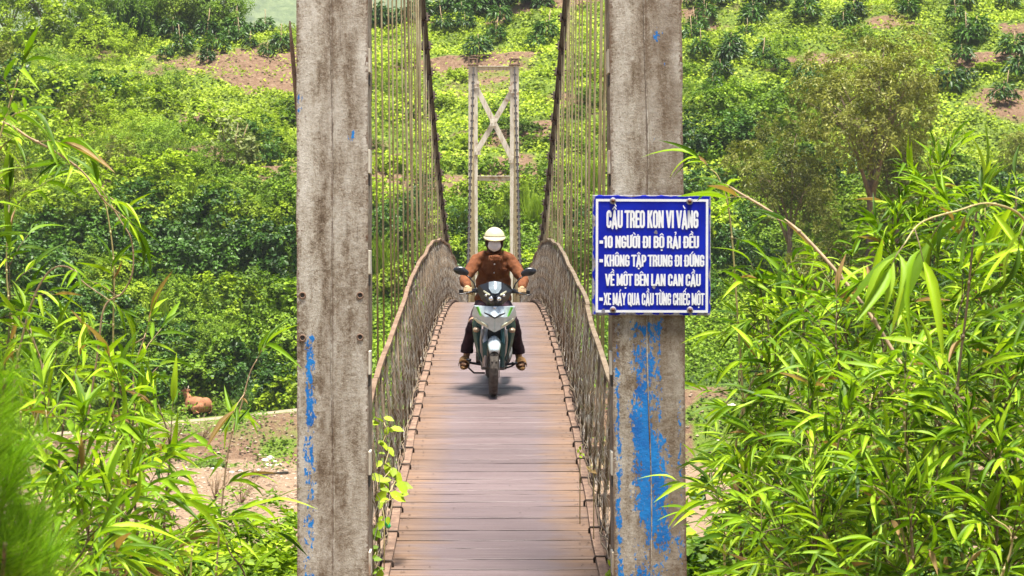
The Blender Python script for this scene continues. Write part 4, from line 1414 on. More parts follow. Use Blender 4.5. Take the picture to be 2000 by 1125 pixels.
tree('tall_tree', 'tall olive green tree with forked grey trunk right of the sign', at_D(1700, 112.5), 14.6, 9.0, 901, 'leaf_olive', 0.22, 21000, 0.52, 0.38, 0.004, 10)
tree('slim_tree', 'slim olive tree with bare lower trunk between sign and tall tree', at_D(1545, 113), 9.0, 4.6, 902, 'leaf_olive', 0.18, 7500, 0.45, 0.38, -0.01, 6)
tree('leaning_tree', 'slender tree leaning right just behind the tall olive tree', at_D(1735, 114), 8.5, 4.2, 903, 'leaf_olive', 0.18, 5500, 0.5, 0.38, 0.08, 5)
tree('branchy_tree', 'low branching olive tree in front of the tall tree trunk', at_D(1630, 110), 5.0, 4.4, 904, 'leaf_olive', 0.17, 7500, 0.35, 0.4, 0.0, 7)
sky_trees = [(20, 158, 7.5, 6.5, 'leaf_shrub', 'green tree at the left corner of the skyline'), (95, 159, 6.6, 6.0, 'leaf_lime', 'second skyline tree from the left corner'),
             (165, 160, 6.4, 5.6, 'leaf_shrub', 'skyline tree third from the left corner'), (222, 160, 6.4, 4.6, 'leaf_shrub', 'narrow skyline tree left of the gap showing mountains'),
             (300, 160, 4.6, 4.4, 'leaf_shrub', 'rounded tree on the skyline just behind the left coffee terrace'), (352, 160, 4.9, 4.0, 'leaf_lime', 'upright tree on the skyline above the coffee terrace'),
             (400, 161, 4.2, 4.0, 'leaf_shrub', 'smaller tree on the skyline right of the upright one'), (440, 161, 4.8, 3.6, 'leaf_shrub', 'last skyline tree before the left steel post')]
for q, (px, D, H, wc, mt, lab) in enumerate(sky_trees):
    tree('skyline_tree', lab, at_D(px, D), H, wc, 920 + q, mt, 0.19, 6000, 0.12, 0.5, 0.0, 9, 'trees on the left skyline')

# fan of long leaves beside the skyline trees
h = at_D(262, 158)
e = empty('palm_clump', h); tag(e, 'dark fan-leaved palm clump among the left skyline trees', 'palm')
link('fronds', grass_mesh('fronds', 130, 3.0, 1.6, 611, 'leaf_deep', 0.16, 1.3), e)

# --- tall grass tufts
for q, (px, py, s, lab) in enumerate(((1010, 420, 1.25, 'tall grass tuft behind the right column of the far tower'), (1045, 440, 1.1, 'tall grass tuft below the right main cable'), (985, 450, 0.9, 'grass tuft seen through the far tower frame'),
                                      (395, 420, 1.2, 'pale drooping grass tuft on the bank above the cow'), (350, 395, 1.0, 'pale grass tuft left of the silver-leaved shrub'),
                                      (398, 505, 1.0, 'arching grass tuft in the middle of the left bank'), (742, 540, 1.4, 'grass tuft behind the hanger rods near the left post'), (905, 455, 1.0, 'grass tuft left of the far tower'),
                                      (1150, 380, 1.2, 'tall grass tuft just left of the sign post'), (1175, 430, 1.0, 'short grass tuft behind the hangers beside the sign'),
                                      (310, 640, 1.1, 'grass tuft on the bank above the cow and to its left'), (460, 690, 1.0, 'grass tuft on the bank right above the path'))):
    o = link('tall_grass', random.choice(GRASS)); o.location = hit(px, py); o.scale = (s,) * 3; o.rotation_euler = (0, 0, random.uniform(0, 6))
    tag(o, lab, 'grass', 'tall grass tufts on the far bank')


# --- low plants covering the ground
def cover(name, label, x0, x1, y0, y1, n, size, mat, seed, dens, lift=0.1, wid=0.75, tm=(RHOMB_V, RHOMB_F)):
    rg = np.random.default_rng(seed)
    x = rg.uniform(x0, x1, n); y = rg.uniform(y0, y1, n)
    vis = np.abs(x) < y * 0.235 + 2
    keep = (rg.random(n) < dens(x, y)) & vis
    x, y = x[keep], y[keep]
    z = ground(x, y) + lift * rg.random(len(x)) * (0.4 + 1.6 * fbm(x * 0.8, y * 0.8, 66, 2))
    m = len(x)
    nr = norm(np.array([0, -0.35, 1.0]) + 0.55 * rg.normal(size=(m, 3)))
    d = norm(np.cross(nr, rg.normal(size=(m, 3))))
    ln = size * rg.uniform(0.6, 1.4, m)
    ti = np.clip(0.5 * rg.random(m) + 1.2 * (fbm(x * 0.35, y * 0.5, 67, 3) - 0.3), 0, 1)
    V, Fq, t = scatter(tm[0], tm[1], frames(d, nr, ln, ln * wid), np.stack([x, y, z], 1), ti)
    o = link(name, mesh_np(name, V, Fq, False, t), None, MATS[mat])
    return tag(o, label, 'ground cover', None, 'stuff')


cover('weeds', 'low bright green weeds covering the upper slope', -46, 46, 121, 163, 260000, 0.21, 'leaf_cover', 71,
      lambda x, y: np.clip(1 - 1.1 * bare_map(x, y), 0.10, 1) * (0.55 + 0.45 * (fbm(x * 0.5, y * 0.5, 68) > 0.45)), 0.35)
cover('undergrowth', 'leafy undergrowth on the steep lower bank', -32, 32, 106.6, 122, 220000, 0.17, 'leaf_shrub', 72, lambda x, y: np.where((y < 109.5) & (x > -16.8) & (x < -12), 0.35, 0.9), 0.6, 0.8)
cover('bank_weeds', 'patches of weeds on the eroded bank below the path', -32, 32, 97, 106, 40000, 0.16, 'leaf_shrub', 73,
      lambda x, y: np.where((y > 103.9) & (y < 106.2) & (x < -3), 0.0, np.clip(1.3 * (1 - bare_map(x, y)), 0.04, 1)) * (fbm(x * 0.6, y * 0.6, 69) > 0.4), 0.3, 0.8)

# pebbles strewn over the riverbed and the eroded bank
rg = np.random.default_rng(88)
n = 16000
x = np.where(rg.random(n) < 0.6, rg.uniform(-21, -7, n), rg.uniform(8, 21, n)); y = rg.uniform(72, 103, n)
OCT_V = np.array([(1, 0, 0), (0, 1, 0), (-1, 0, 0), (0, -1, 0), (0, 0, 0.8), (0, 0, -0.8)], float)
OCT_F = np.array([(0, 1, 4), (1, 2, 4), (2, 3, 4), (3, 0, 4), (1, 0, 5), (2, 1, 5), (3, 2, 5), (0, 3, 5)])
sz = 0.02 + 0.075 * rg.random(n) ** 4
a = rg.uniform(0, 6.28, n)
M = np.zeros((n, 3, 3)); M[:, 0, 0] = np.cos(a) * sz * 1.3; M[:, 0, 1] = -np.sin(a) * sz; M[:, 1, 0] = np.sin(a) * sz * 1.3; M[:, 1, 1] = np.cos(a) * sz; M[:, 2, 2] = sz * 0.8
V, Fq, t = scatter(OCT_V, OCT_F, M, np.stack([x, y, ground(x, y) + sz * 0.2], 1), rg.random(n))
tag(link('gravel', mesh_np('gravel', V, Fq, False, t), None, MATS['bank_stone']), 'gravel strewn over the sandy riverbed', 'gravel', None, 'stuff')
# ------------------------------------------------------------------ bamboo close to the camera
BL = []
for q, (dr_, fo, wp) in enumerate(((0.12, 0.2, 0.32), (0.3, 0.15, 0.3), (0.5, 0.2, 0.35), (0.75, 0.1, 0.3), (0.2, 0.05, 0.4))):
    tv, tf = lance(6, dr_, fo, wp)
    me = mesh_np('leaf', tv, tf, True, np.full(len(tf), 0.5)); me.materials.append(MATS['leaf_bamboo'])
    BL.append((me, tv, tf))
MD = BL[0][0].copy(); MD.materials.clear(); MD.materials.append(MATS['leaf_dry'])


def catmull(pts, n=6):
    pts = [Vector(p) for p in pts]
    out = []
    q = [pts[0] * 2 - pts[1]] + pts + [pts[-1] * 2 - pts[-2]]
    for i in range(1, len(q) - 2):
        for k_ in range(n):
            t = k_ / n
            out.append(0.5 * ((2 * q[i]) + (q[i + 1] - q[i - 1]) * t + (2 * q[i - 1] - 5 * q[i] + 4 * q[i + 1] - q[i + 2]) * t * t + (3 * q[i] - q[i - 1] - 3 * q[i + 1] + q[i + 2]) * t ** 3))
    out.append(pts[-1])
    return out


def leaf_obj(parent, base, pos, d, nrm, L, Wd, rr, dry=False):
    d = d.normalized()
    x = d.cross(nrm)
    x = x.normalized() if x.length > 1e-4 else d.orthogonal().normalized()
    z = x.cross(d)
    o = bpy.data.objects.new('leaf', MD if dry else rr.choice(BL)[0])
    COL.objects.link(o)
    o.parent = parent
    p = pos - base
    o.matrix_basis = Matrix(((x.x * Wd, d.x * L, z.x * L, p.x), (x.y * Wd, d.y * L, z.y * L, p.y), (x.z * Wd, d.z * L, z.z * L, p.z), (0, 0, 0, 1)))


def spray(parent, base, p, d, rr, n, L0, twig_len, twmb, store, up=0.3, big=1.0):
    """a thin twig that ends in a fan of leaves"""
    d = d.normalized()
    tip = p + d * twig_len + Vector((0, 0, -0.12 * twig_len))
    mid = p.lerp(tip, 0.5) + Vector((0, 0, 0.06 * twig_len))
    twmb.tube([p, mid, tip], [0.003 * big, 0.0024 * big, 0.0014 * big], 4)
    side = d.cross(Vector((0, 0, 1)))
    side = side.normalized() if side.length > 1e-3 else Vector((1, 0, 0))
    for i in range(n):
        t = 1 - 0.75 * (i / max(1, n - 1)) ** 1.2 if n > 1 else 1
        q = p.lerp(mid, t * 2) if t < 0.5 else mid.lerp(tip, t * 2 - 1)
        sgn = 1 if i % 2 else -1
        ang = R(rr.uniform(12, 30) + 32 * (1 - t)) * sgn if i else 0
        ld = d * math.cos(ang) + side * math.sin(ang) + Vector((0, 0, rr.uniform(-0.75, 0.25))) + Vector((rr.gauss(0, .12), rr.gauss(0, .12), rr.gauss(0, .12)))
        nr = Vector((rr.gauss(0, 0.35), -0.25 + rr.gauss(0, 0.35), 1.0)) + side * sgn * 0.3
        L = L0 * rr.uniform(0.55, 1.4) * (0.8 + 0.3 * t)
        store.append((q, ld, nr, L, L * rr.uniform(0.105, 0.155)))


def finish(parent, base, store, nobj, rr, dry_share=0.012):
    """the leaves that show largest become parts of their own, what lies deeper is one foliage part"""
    store.sort(key=lambda s_: -s_[3] / max(1.0, s_[0].y))
    idx = list(range(len(store)))
    own, rest = idx[:nobj], idx[nobj:]
    for i in own:
        s_ = store[i]
        leaf_obj(parent, base, s_[0], s_[1], s_[2], s_[3], s_[4], rr, rr.random() < dry_share)
    if rest:
        Vs, Fs, Ts, off = [], [], [], 0
        for k_ in range(len(BL)):
            sel = [store[i] for i in rest if i % len(BL) == k_]
            if not sel: continue
            d = np.array([tuple(s_[1]) for s_ in sel]); nr = norm(np.array([tuple(s_[2]) for s_ in sel]))
            p = np.array([tuple(s_[0] - base) for s_ in sel])
            V, Fq, t = scatter(BL[k_][1], BL[k_][2], frames(d, nr, np.array([s_[3] for s_ in sel]), np.array([s_[4] for s_ in sel])), p, np.array([rr.random() for _ in sel]))
            Vs.append(V); Fs.append(Fq + off); Ts.append(t); off += len(V)
        o = link('foliage', mesh_np('foliage', np.concatenate(Vs), np.concatenate(Fs), True, np.concatenate(Ts)), parent, MATS['leaf_bamboo_mass'])
        tag(o, kind='stuff')


def bamboo(label, pts, r0, r1, seed, nodes=0.16, leaves=(5, 8), L0=0.19, start=0.25, nobj=90, group=None, twig=(0.15, 0.4), bias=(0, -0.2, 0.1), stemmat='bamboo_stem', bare=0.0, extra=1):
    rr = random.Random(seed)
    path = catmull(pts, 6)
    base = path[0].copy()
    e = empty('bamboo', base)
    tag(e, label, 'bamboo', group)
    mb = MB()
    n = len(path)
    rs = [r0 + (r1 - r0) * i / (n - 1) for i in range(n)]
    mb.tube([p - base for p in path], rs, 7)
    # swollen nodes along the culm
    acc, nd = 0.0, []
    tot = sum((path[i + 1] - path[i]).length for i in range(n - 1))
    run = 0.0; nxt = tot * start
    for i in range(n - 1):
        L = (path[i + 1] - path[i]).length
        while nxt < run + L:
            t = (nxt - run) / L
            nd.append((path[i].lerp(path[i + 1], t), (path[i + 1] - path[i]).normalized(), rs[i]))
            nxt += nodes * rr.uniform(0.75, 1.25)
        run += L
    for p, t, r_ in nd:
        mb.tube([p - base - t * 0.012, p - base, p - base + t * 0.012], [r_ * 1.02, r_ * 1.5, r_ * 1.02], 6)
    mb.build('culm', MATS[stemmat], e)
    tw, store = MB(), []
    for p, t, r_ in nd:
        if rr.random() < bare: continue
        for q in range(extra):
            d = Vector((rr.gauss(0, 0.8), rr.gauss(0, 0.6), rr.gauss(0.15, 0.5))) + t * 0.55 + Vector(bias)
            spray(e, base, p - base * 0, d, rr, rr.randint(*leaves), L0, rr.uniform(*twig), tw, store)
    p = path[-1]
    spray(e, base, p, path[-1] - path[-2], rr, leaves[1] + 1, L0 * 1.05, 0.12, tw, store)
    tw.V = [tuple(Vector(v_) - base) for v_ in tw.V]
    tag(tw.build('twigs', MATS['stem_dark' if stemmat != 'twig' else 'twig'], e), kind='stuff')
    finish(e, base, store, nobj, rr, 0.05)
    return e


def near_z(x, y):
    return g1(x, y) - 0.1


def gp(px, D):
    x = (px - 965) / FPX * D
    return Vector((x, D, near_z(x, D)))


# right: single culms one can follow
bamboo('long bamboo culm slanting up to the left edge of the blue sign', [gp(2150, 10.2), P(2010, 1110, 10.4), P(1900, 920, 10.6), P(1800, 775, 10.8), P(1690, 600, 11), P(1570, 460, 11.2), P(1500, 410, 11.3), P(1450, 380, 11.4), P(1428, 366, 11.5)],
       0.014, 0.005, 1, 0.3, (3, 5), 0.2, 0.3, 70, None, (0.08, 0.25), (0, -0.1, 0.1), 'twig', 0.1)
bamboo('thin dark bamboo stem standing upright near the right picture edge', [gp(1850, 9.5), P(1862, 1000, 9.6), P(1872, 760, 9.6), P(1890, 600, 9.6), P(1905, 440, 9.6), P(1912, 400, 9.6)], 0.008, 0.004, 2, 0.3, (4, 7), 0.2, 0.45, 60, None, (0.1, 0.3), (0, -0.2, 0.1), 'stem_dark', 0.3)
bamboo('bamboo branch arching in from the right with large hanging leaves', [gp(2120, 8.4), P(2090, 900, 8.4), P(2060, 600, 8.3), P(2010, 440, 8.2), P(1940, 398, 8.1), P(1870, 412, 8.0), P(1800, 435, 7.9), P(1765, 480, 7.8)], 0.007, 0.0025, 3, 0.16, (3, 5), 0.24, 0.62, 70, None, (0.05, 0.16), (0, -0.1, -0.6), 'bamboo_stem')
bamboo('bamboo sprouting behind the steel post just right of the sign top', [gp(1490, 13.0), P(1460, 900, 13.0), P(1440, 600, 13), P(1425, 420, 13), P(1405, 350, 13), P(1388, 330, 13)], 0.008, 0.003, 4, 0.3, (3, 5), 0.22, 0.7, 40, None, (0.05, 0.14), (0, -0.1, -0.6), 'bamboo_stem', 0.2)
tops = [(1450, 905, 12.5), (1455, 835, 14.0), (1450, 700, 14.5), (1470, 655, 13.5), (1490, 585, 13), (1525, 630, 11.5), (1545, 545, 14), (1575, 590, 12), (1600, 515, 13.5), (1635, 610, 11), (1660, 530, 13), (1700, 600, 11.5),
        (1730, 480, 12.8), (1760, 410, 13.5), (1795, 365, 13.5), (1835, 350, 14), (1865, 430, 12), (1885, 570, 10.4), (1925, 400, 13), (1955, 530, 10.6), (1985, 440, 12), (2010, 600, 10),
        (1475, 1000, 11), (1500, 880, 11.4), (1530, 810, 10.8), (1585, 770, 10.6), (1645, 830, 10), (1705, 770, 10.2), (1770, 730, 9.8), (1850, 790, 9.6), (1910, 870, 9.4), (1975, 770, 9.6), (1690, 940, 9.6), (1590, 970, 9.8), (1790, 990, 9.2), (1940, 1010, 9.0), (1530, 1030, 10.2)]
hts = ['tallest', 'tall', 'middling', 'short']
for q, (px, py, D) in enumerate(sorted(tops)):
    rr = random.Random(50 + q)
    b = gp(px + rr.uniform(-60, 190), D + rr.uniform(-0.3, 0.3))
    t = P(px, py, D)
    m1 = b.lerp(t, 0.5) + Vector((rr.uniform(-0.15, 0.15), 0, 0.25)); m2 = b.lerp(t, 0.82) + Vector((rr.uniform(-0.1, 0.1), 0, 0.16))
    size = 'tall' if py < 560 else 'mid-height' if py < 780 else 'low'
    near = 'nearer' if D < 11 else 'farther'
    bamboo('%s %s bamboo, %s counting rightward from the sign post' % (size, near, ORD[q]), [b, m1, m2, t], 0.009, 0.003, 60 + q, 0.12, (5, 9), 0.15, 0.34, 66, 'bamboo right of the bridge', (0.12, 0.42), (0.1, -0.25, 0.05), rr.choice(['bamboo_stem', 'stem_dark']), 0.0, 3)

# left
bamboo('bamboo branch reaching in from the left edge near the top', [gp(-140, 11), P(-110, 700, 11), P(-80, 300, 11), P(0, 242, 11), P(60, 270, 11), P(115, 300, 11), P(165, 338, 11), P(205, 392, 11), P(238, 420, 11.1)], 0.010, 0.003, 201, 0.2, (4, 7), 0.2, 0.55, 70, None, (0.08, 0.3), (0.1, -0.1, 0.1), 'twig')
bamboo('bare bamboo twig hanging in a loop left of the bushes', [gp(130, 11.2), P(150, 1000, 11.2), P(190, 700, 11.2), P(205, 600, 11.2), P(240, 572, 11.2), P(260, 530, 11.2), P(258, 470, 11.2), P(236, 430, 11.2), P(215, 395, 11.2)], 0.006, 0.003, 202, 0.3, (2, 4), 0.15, 0.5, 30, None, (0.06, 0.2), (0.1, 0, 0.1), 'twig', 0.2)
bamboo('bare arching bamboo shoot bending over at the left', [gp(10, 11.0), P(18, 900, 11), P(28, 760, 11), P(42, 670, 11), P(68, 580, 11), P(100, 528, 11), P(135, 522, 11), P(165, 552, 11), P(205, 580, 11)], 0.008, 0.003, 203, 0.32, (2, 5), 0.16, 0.5, 30, None, (0.06, 0.2), (0.1, 0, 0), 'twig', 0.35)
bamboo('upright bamboo shoot with sparse leaves in the left foreground', [gp(230, 11.4), P(222, 900, 11.4), P(222, 640, 11.4), P(224, 520, 11.4), P(212, 420, 11.4), P(203, 388, 11.4)], 0.006, 0.003, 204, 0.17, (3, 6), 0.17, 0.5, 50, None, (0.06, 0.22), (0, 0, 0), 'bamboo_stem')
bamboo('leafy bamboo tip at the left edge above the arching shoot', [gp(-60, 10.6), P(-40, 600, 10.6), P(-10, 330, 10.6), P(20, 210, 10.6), P(38, 155, 10.6)], 0.007, 0.003, 205, 0.16, (5, 8), 0.19, 0.55, 60, None, (0.1, 0.25), (0.15, 0, 0.1), 'bamboo_stem')
bamboo('bamboo tip with drooping leaves against the left steel post', [gp(400, 12.6), P(440, 920, 12.6), P(472, 790, 12.6), P(488, 730, 12.6), P(502, 702, 12.6)], 0.006, 0.003, 206, 0.2, (3, 5), 0.2, 0.62, 50, None, (0.06, 0.2), (0.1, 0, -0.2), 'twig')
tl = [(20, 520, 11.5), (60, 640, 10.8), (110, 690, 11.6), (150, 720, 10.6), (195, 700, 11.4), (235, 760, 10.6), (285, 650, 11.8), (310, 790, 11.0), (90, 800, 9.6), (160, 850, 9.4), (225, 880, 9.6), (280, 900, 10.4),       (130, 960, 8.8), (210, 1000, 8.8), (290, 1010, 9.6), (360, 1040, 10.5), (430, 1020, 11.6), (50, 900, 10), (110, 1040, 8.6), (180, 920, 10.4), (250, 960, 9.2), (70, 740, 11.8), (260, 820, 11.2), (170, 1080, 8.2), (440, 1050, 12.2), (465, 1085, 12.8), (20, 400, 12)]
for q, (px, py, D) in enumerate(sorted(tl)):
    rr = random.Random(250 + q)
    b = gp(px + rr.uniform(-120, 60), D)
    t = P(px, py, D)
    m1 = b.lerp(t, 0.5) + Vector((rr.uniform(-0.15, 0.15), 0, 0.2)); m2 = b.lerp(t, 0.82) + Vector((rr.uniform(-0.1, 0.1), 0, 0.1))
    size = 'tall' if py < 700 else 'mid-height' if py < 900 else 'low'
    bamboo('%s bamboo in the left foreground, %s from the left edge' % (size, ORD[q]), [b, m1, m2, t], 0.008, 0.0028, 260 + q, 0.16, (5, 8), 0.175, 0.38, 55, 'bamboo left of the bridge', (0.12, 0.4), (0.12, -0.2, 0.05), rr.choice(['bamboo_stem', 'stem_dark', 'twig']), 0.1, 1 if py < 800 else 2)

# low shrubs on the near bank
for q, (px, py, D, kind, s) in enumerate(((330, 1080, 17, 'broad_lime', 1.0), (400, 1060, 19, 'broad', 1.2), (470, 1050, 18, 'fine_mid', 1.1), (540, 1030, 20, 'broad_lime', 1.1), (575, 1080, 16.5, 'broad', 0.8), (250, 1060, 18, 'broad_deep', 1.1),
                                          (1390, 1040, 17, 'broad', 1.0), (1450, 1000, 19, 'broad_lime', 1.2), (1540, 960, 20, 'broad_deep', 1.3), (1640, 1000, 18, 'broad', 1.1), (1760, 1000, 18, 'broad_deep', 1.2), (1900, 960, 19, 'broad', 1.3))):
    x = (px - 965) / FPX * D
    zt = (500 - py) / FPX * D
    o = bpy.data.objects.new('near_shrub', random.choice(SHRUB[kind])); COL.objects.link(o)
    zb = g1(x, D)
    o.location = (x, D, zb); o.scale = (s, s, max(0.4, (zt - zb) / 0.95)); o.rotation_euler = (0, 0, random.uniform(0, 6))
    tag(o, '%s on the near bank, %s from the left edge' % (LOOK[kind], ORD[q]) if q < 6 else '%s behind the right bamboo, %s from the sign post' % (LOOK[kind], ORD[q - 6]), 'shrub', 'shrubs on the near bank')

# pine close to the lens at the lower left
def pine(label, base, shoots, seed):
    rg = np.random.default_rng(seed)
    e = empty('young_pine', base); tag(e, label, 'pine')
    tv = np.array([(-0.5, 0, 0), (0.5, 0, 0), (0.25, 0.6, -0.02), (0, 1, -0.06), (-0.25, 0.6, -0.02)], float); tf = np.array([(0, 1, 2, 3), (0, 3, 4, 4)])
    tv = np.array([(-0.5, 0, 0), (0.5, 0, 0), (0.15, 1, -0.08), (-0.15, 1, -0.08)], float); tf = np.array([(0, 1, 2, 3)])
    for pts in shoots:
        path = catmull(pts, 8)
        mb = MB(); mb.tube([p - base for p in path], [0.009 - 0.005 * i / len(path) for i in range(len(path))], 6); mb.build('branch', MATS['twig'], e)
        n = 900
        t = rg.random(n) * 0.72 + 0.28
        idx = np.minimum((t * (len(path) - 1)).astype(int), len(path) - 2)
        A = np.array([tuple(p - base) for p in path]); d0 = norm(A[idx + 1] - A[idx]); p = A[idx] + (A[idx + 1] - A[idx]) * rg.random(n)[:, None]
        d = norm(d0 * 1.1 + 0.85 * norm(np.cross(d0, rg.normal(size=(n, 3)))) + np.array([0, 0, 0.15]))
        ln = rg.uniform(0.09, 0.15, n)
        V, Fq, ti = scatter(tv, tf, frames(d, norm(rg.normal(size=(n, 3))), ln, np.full(n, 0.0013)), p, rg.random(n))
        link('needles', mesh_np('needles', V, Fq, False, ti), e, MATS['pine_needle'])


pb = P(-70, 1300, 4.6)
pine('young pine with soft bright needles close at the lower left corner', pb,
     [[pb, P(-30, 1050, 4.5), P(-10, 880, 4.4), P(12, 740, 4.3)], [pb, P(-20, 1100, 4.6), P(5, 980, 4.5), P(30, 890, 4.5)], [pb, P(0, 1200, 4.6), P(40, 1110, 4.5), P(62, 1015, 4.5)],
      [pb, P(10, 1230, 4.7), P(70, 1160, 4.7), P(92, 1080, 4.7)], [pb, P(-60, 1000, 4.4), P(-50, 900, 4.3), P(-30, 800, 4.2)], [pb, P(-30, 1220, 4.5), P(0, 1150, 4.5), P(10, 1060, 4.4)]], 700)


# weeds growing through the railing
def weed(label, spots, seed, mat='leaf_lime', stem_to=None, wid=0.6):
    rr = random.Random(seed)
    pts = [P(px, py, D) for px, py, s, D in spots]
    base = stem_to or (pts[-1] + Vector((0, 0, -0.6)))
    e = empty('weed', base); tag(e, label, 'plant')
    mb = MB(); mb.tube([Vector((0, 0, 0))] + [p - base for p in sorted(pts, key=lambda v_: v_.z)], 0.004, 5); mb.build('stem', MATS['bamboo_stem'], e)
    me = mesh_np('leaf', ROUND_V, ROUND_F, True, np.full(2, 0.7)); me.materials.append(MATS[mat])
    for p, (px, py, s, D) in zip(pts, spots):
        for q in range(3):
            o = bpy.data.objects.new('leaf', me); COL.objects.link(o); o.parent = e
            d = Vector((rr.uniform(-1, 1), rr.uniform(-0.6, 0.2), rr.uniform(-1.1, 0.3))).normalized(); n_ = Vector((rr.gauss(0, .4), -0.7, 0.8))
            x = d.cross(n_).normalized(); z = x.cross(d); L = s / FPX * D * rr.uniform(0.5, 0.95)
            pp = p - base + Vector((rr.uniform(-.03, .03), rr.uniform(-.03, .03), rr.uniform(-.03, .03)))
            w_ = L * wid
            o.matrix_basis = Matrix(((x.x * w_, d.x * L, z.x * L, pp.x), (x.y * w_, d.y * L, z.y * L, pp.y), (x.z * w_, d.z * L, z.z * L, pp.z), (0, 0, 0, 1)))


weed('lime green weed climbing through the left railing', [(748, 822, 36, 15.4), (756, 842, 34, 15.4), (746, 868, 28, 15.3), (760, 880, 26, 15.3), (752, 905, 34, 15.2), (766, 915, 38, 15.2), (748, 935, 38, 15.1), (772, 940, 40, 15.1), (760, 962, 40, 15.0), (778, 968, 30, 15.0), (745, 985, 30, 14.9), (750, 1010, 28, 14.8)], 801)
weed('low green weed at the foot of the left railing', [(728, 1040, 30, 14.7), (735, 1075, 34, 14.6), (726, 1100, 34, 14.5), (742, 1110, 36, 14.5), (722, 1065, 28, 14.6)], 802, 'leaf_shrub')
weed('small green weed at the foot of the right railing', [(1195, 1105, 26, 14.6), (1190, 1120, 28, 14.6), (1198, 1090, 20, 14.6)], 803)
weed('dry curled leaf weed caught in the right railing', [(1150, 912, 22, 15.6), (1160, 922, 20, 15.6)], 804, 'leaf_dry', None, 0.35)
weed('tiny bright weed sprouting at the right kerb bar', [(1130, 876, 13, 16.2), (1133, 884, 11, 16.2)], 805)
# ------------------------------------------------------------------ motorbike, rider, cow and small things
from mathutils import noise as mnoise
plain('bike_silver', (0.50, 0.58, 0.62), 0.2, 0.2, 0.5, 0.08, 30)
plain('visor_silver', (0.26, 0.31, 0.34), 0.25, 0.3, 0.5, 0.08, 30)
plain('bike_teal', (0.03, 0.095, 0.10), 0.22, 0.3, 0.5, 0.1, 30)
plain('bike_black', (0.014, 0.016, 0.022), 0.28, 0.0, 0.5, 0.2, 30)
plain('bike_lime', (0.10, 0.36, 0.03), 0.3, 0.0, 0.5, 0.08)
plain('rubber', (0.035, 0.032, 0.03), 0.8, 0, 0.3, 0.35, 40)
plain('tyre_dusty', (0.085, 0.073, 0.062), 0.85, 0, 0.25, 0.35, 25)
plain('metal_grey', (0.38, 0.38, 0.39), 0.35, 0.8, 0.5, 0.15)
plain('engine_grey', (0.16, 0.155, 0.15), 0.5, 0.6, 0.5, 0.3)
plain('lamp_clear', (0.55, 0.55, 0.40), 0.15, 0.0, 0.6, 0.05)
plain('lamp_chrome', (0.78, 0.82, 0.88), 0.12, 0.9, 0.5, 0.05)
plain('lamp_dark', (0.03, 0.035, 0.045), 0.08, 0.0, 0.7, 0.1)
plain('amber', (0.30, 0.22, 0.15), 0.2, 0.2, 0.5, 0.1)
plain('skin', (0.33, 0.19, 0.11), 0.6, 0, 0.35, 0.08, 60)
plain('cotton_glove', (0.36, 0.25, 0.14), 0.8, 0, 0.2, 0.12, 60)
plain('helmet_cream', (0.50, 0.455, 0.28), 0.3, 0, 0.5, 0.04)
plain('mask_white', (0.70, 0.66, 0.68), 0.75, 0, 0.2, 0.05, 40)
plain('hood_brown', (0.045, 0.022, 0.016), 0.9, 0, 0.1, 0.3)
plain('eye_dark', (0.01, 0.008, 0.008), 0.3)
plain('button_pale', (0.75, 0.72, 0.66), 0.4)
plain('sandal_tan', (0.24, 0.13, 0.045), 0.7, 0, 0.3, 0.15, 30)
k = NT('shirt_brown')
v = k.coord(); f = k.noise(v, 14, 5, 0.6); g = k.noise(v, 120, 2)
k.base(k.ramp(f, [(0.3, (0.09, 0.029, 0.011)), (0.7, (0.20, 0.072, 0.028))])); k.set(0.85, 0, 0.2); k.bump(k.math('ADD', f, k.math('MULTIPLY', g, 0.1)), 0.35, 0.02)
k = NT('trousers_dark')
f = k.noise(k.coord(), 16, 4, 0.6)
k.base(k.ramp(f, [(0.3, (0.012, 0.006, 0.010)), (0.7, (0.04, 0.018, 0.028))])); k.set(0.85, 0, 0.2); k.bump(f, 0.4, 0.02)
k = NT('cow_hide')
f = k.noise(k.coord(), 3.0, 4, 0.6); g = k.noise(k.coord(), 40, 3)
k.base(k.mix(k.math('MULTIPLY', g, 0.35), k.ramp(f, [(0.3, (0.16, 0.052, 0.02)), (0.7, (0.33, 0.135, 0.06))]), (0.5, 0.3, 0.18))); k.set(0.8, 0, 0.2)
plain('horn', (0.45, 0.38, 0.28), 0.5)


TMP = bpy.data.scenes.new('melt')


def remesh(mb, name, voxel, it=6, wrinkle=0.0, wscale=12.0):
    """melt the shapes of a builder into one continuous skin"""
    me = mb.mesh(name + '_cage')
    ob = bpy.data.objects.new('cage', me); TMP.collection.objects.link(ob)
    m = ob.modifiers.new('r', 'REMESH'); m.mode = 'VOXEL'; m.voxel_size = voxel; m.use_smooth_shade = True
    s = ob.modifiers.new('s', 'SMOOTH'); s.factor = 0.5; s.iterations = it
    TMP.view_layers[0].update()
    dg = TMP.view_layers[0].depsgraph
    out = bpy.data.meshes.new_from_object(ob.evaluated_get(dg))
    out.name = name
    bpy.data.objects.remove(ob)
    bpy.data.meshes.remove(me)
    if wrinkle:
        for v_ in out.vertices:
            c = v_.co
            n_ = mnoise.noise(Vector((c.x * wscale, c.y * wscale, c.z * wscale * 0.6))) + 0.5 * mnoise.noise(Vector((c.x * wscale * 2.3, c.y * wscale * 2, c.z * wscale * 2.2 + 5)))
            v_.co = c + v_.normal * (wrinkle * n_)
    out.polygons.foreach_set('use_smooth', [True] * len(out.polygons))
    return out


def limb(mb, pts, rs, n=12):
    mb.tube(pts, rs, n)
    for p, r_ in zip(pts, rs):
        mb.ellip(p, (r_ * 0.985,) * 3, n, 7)


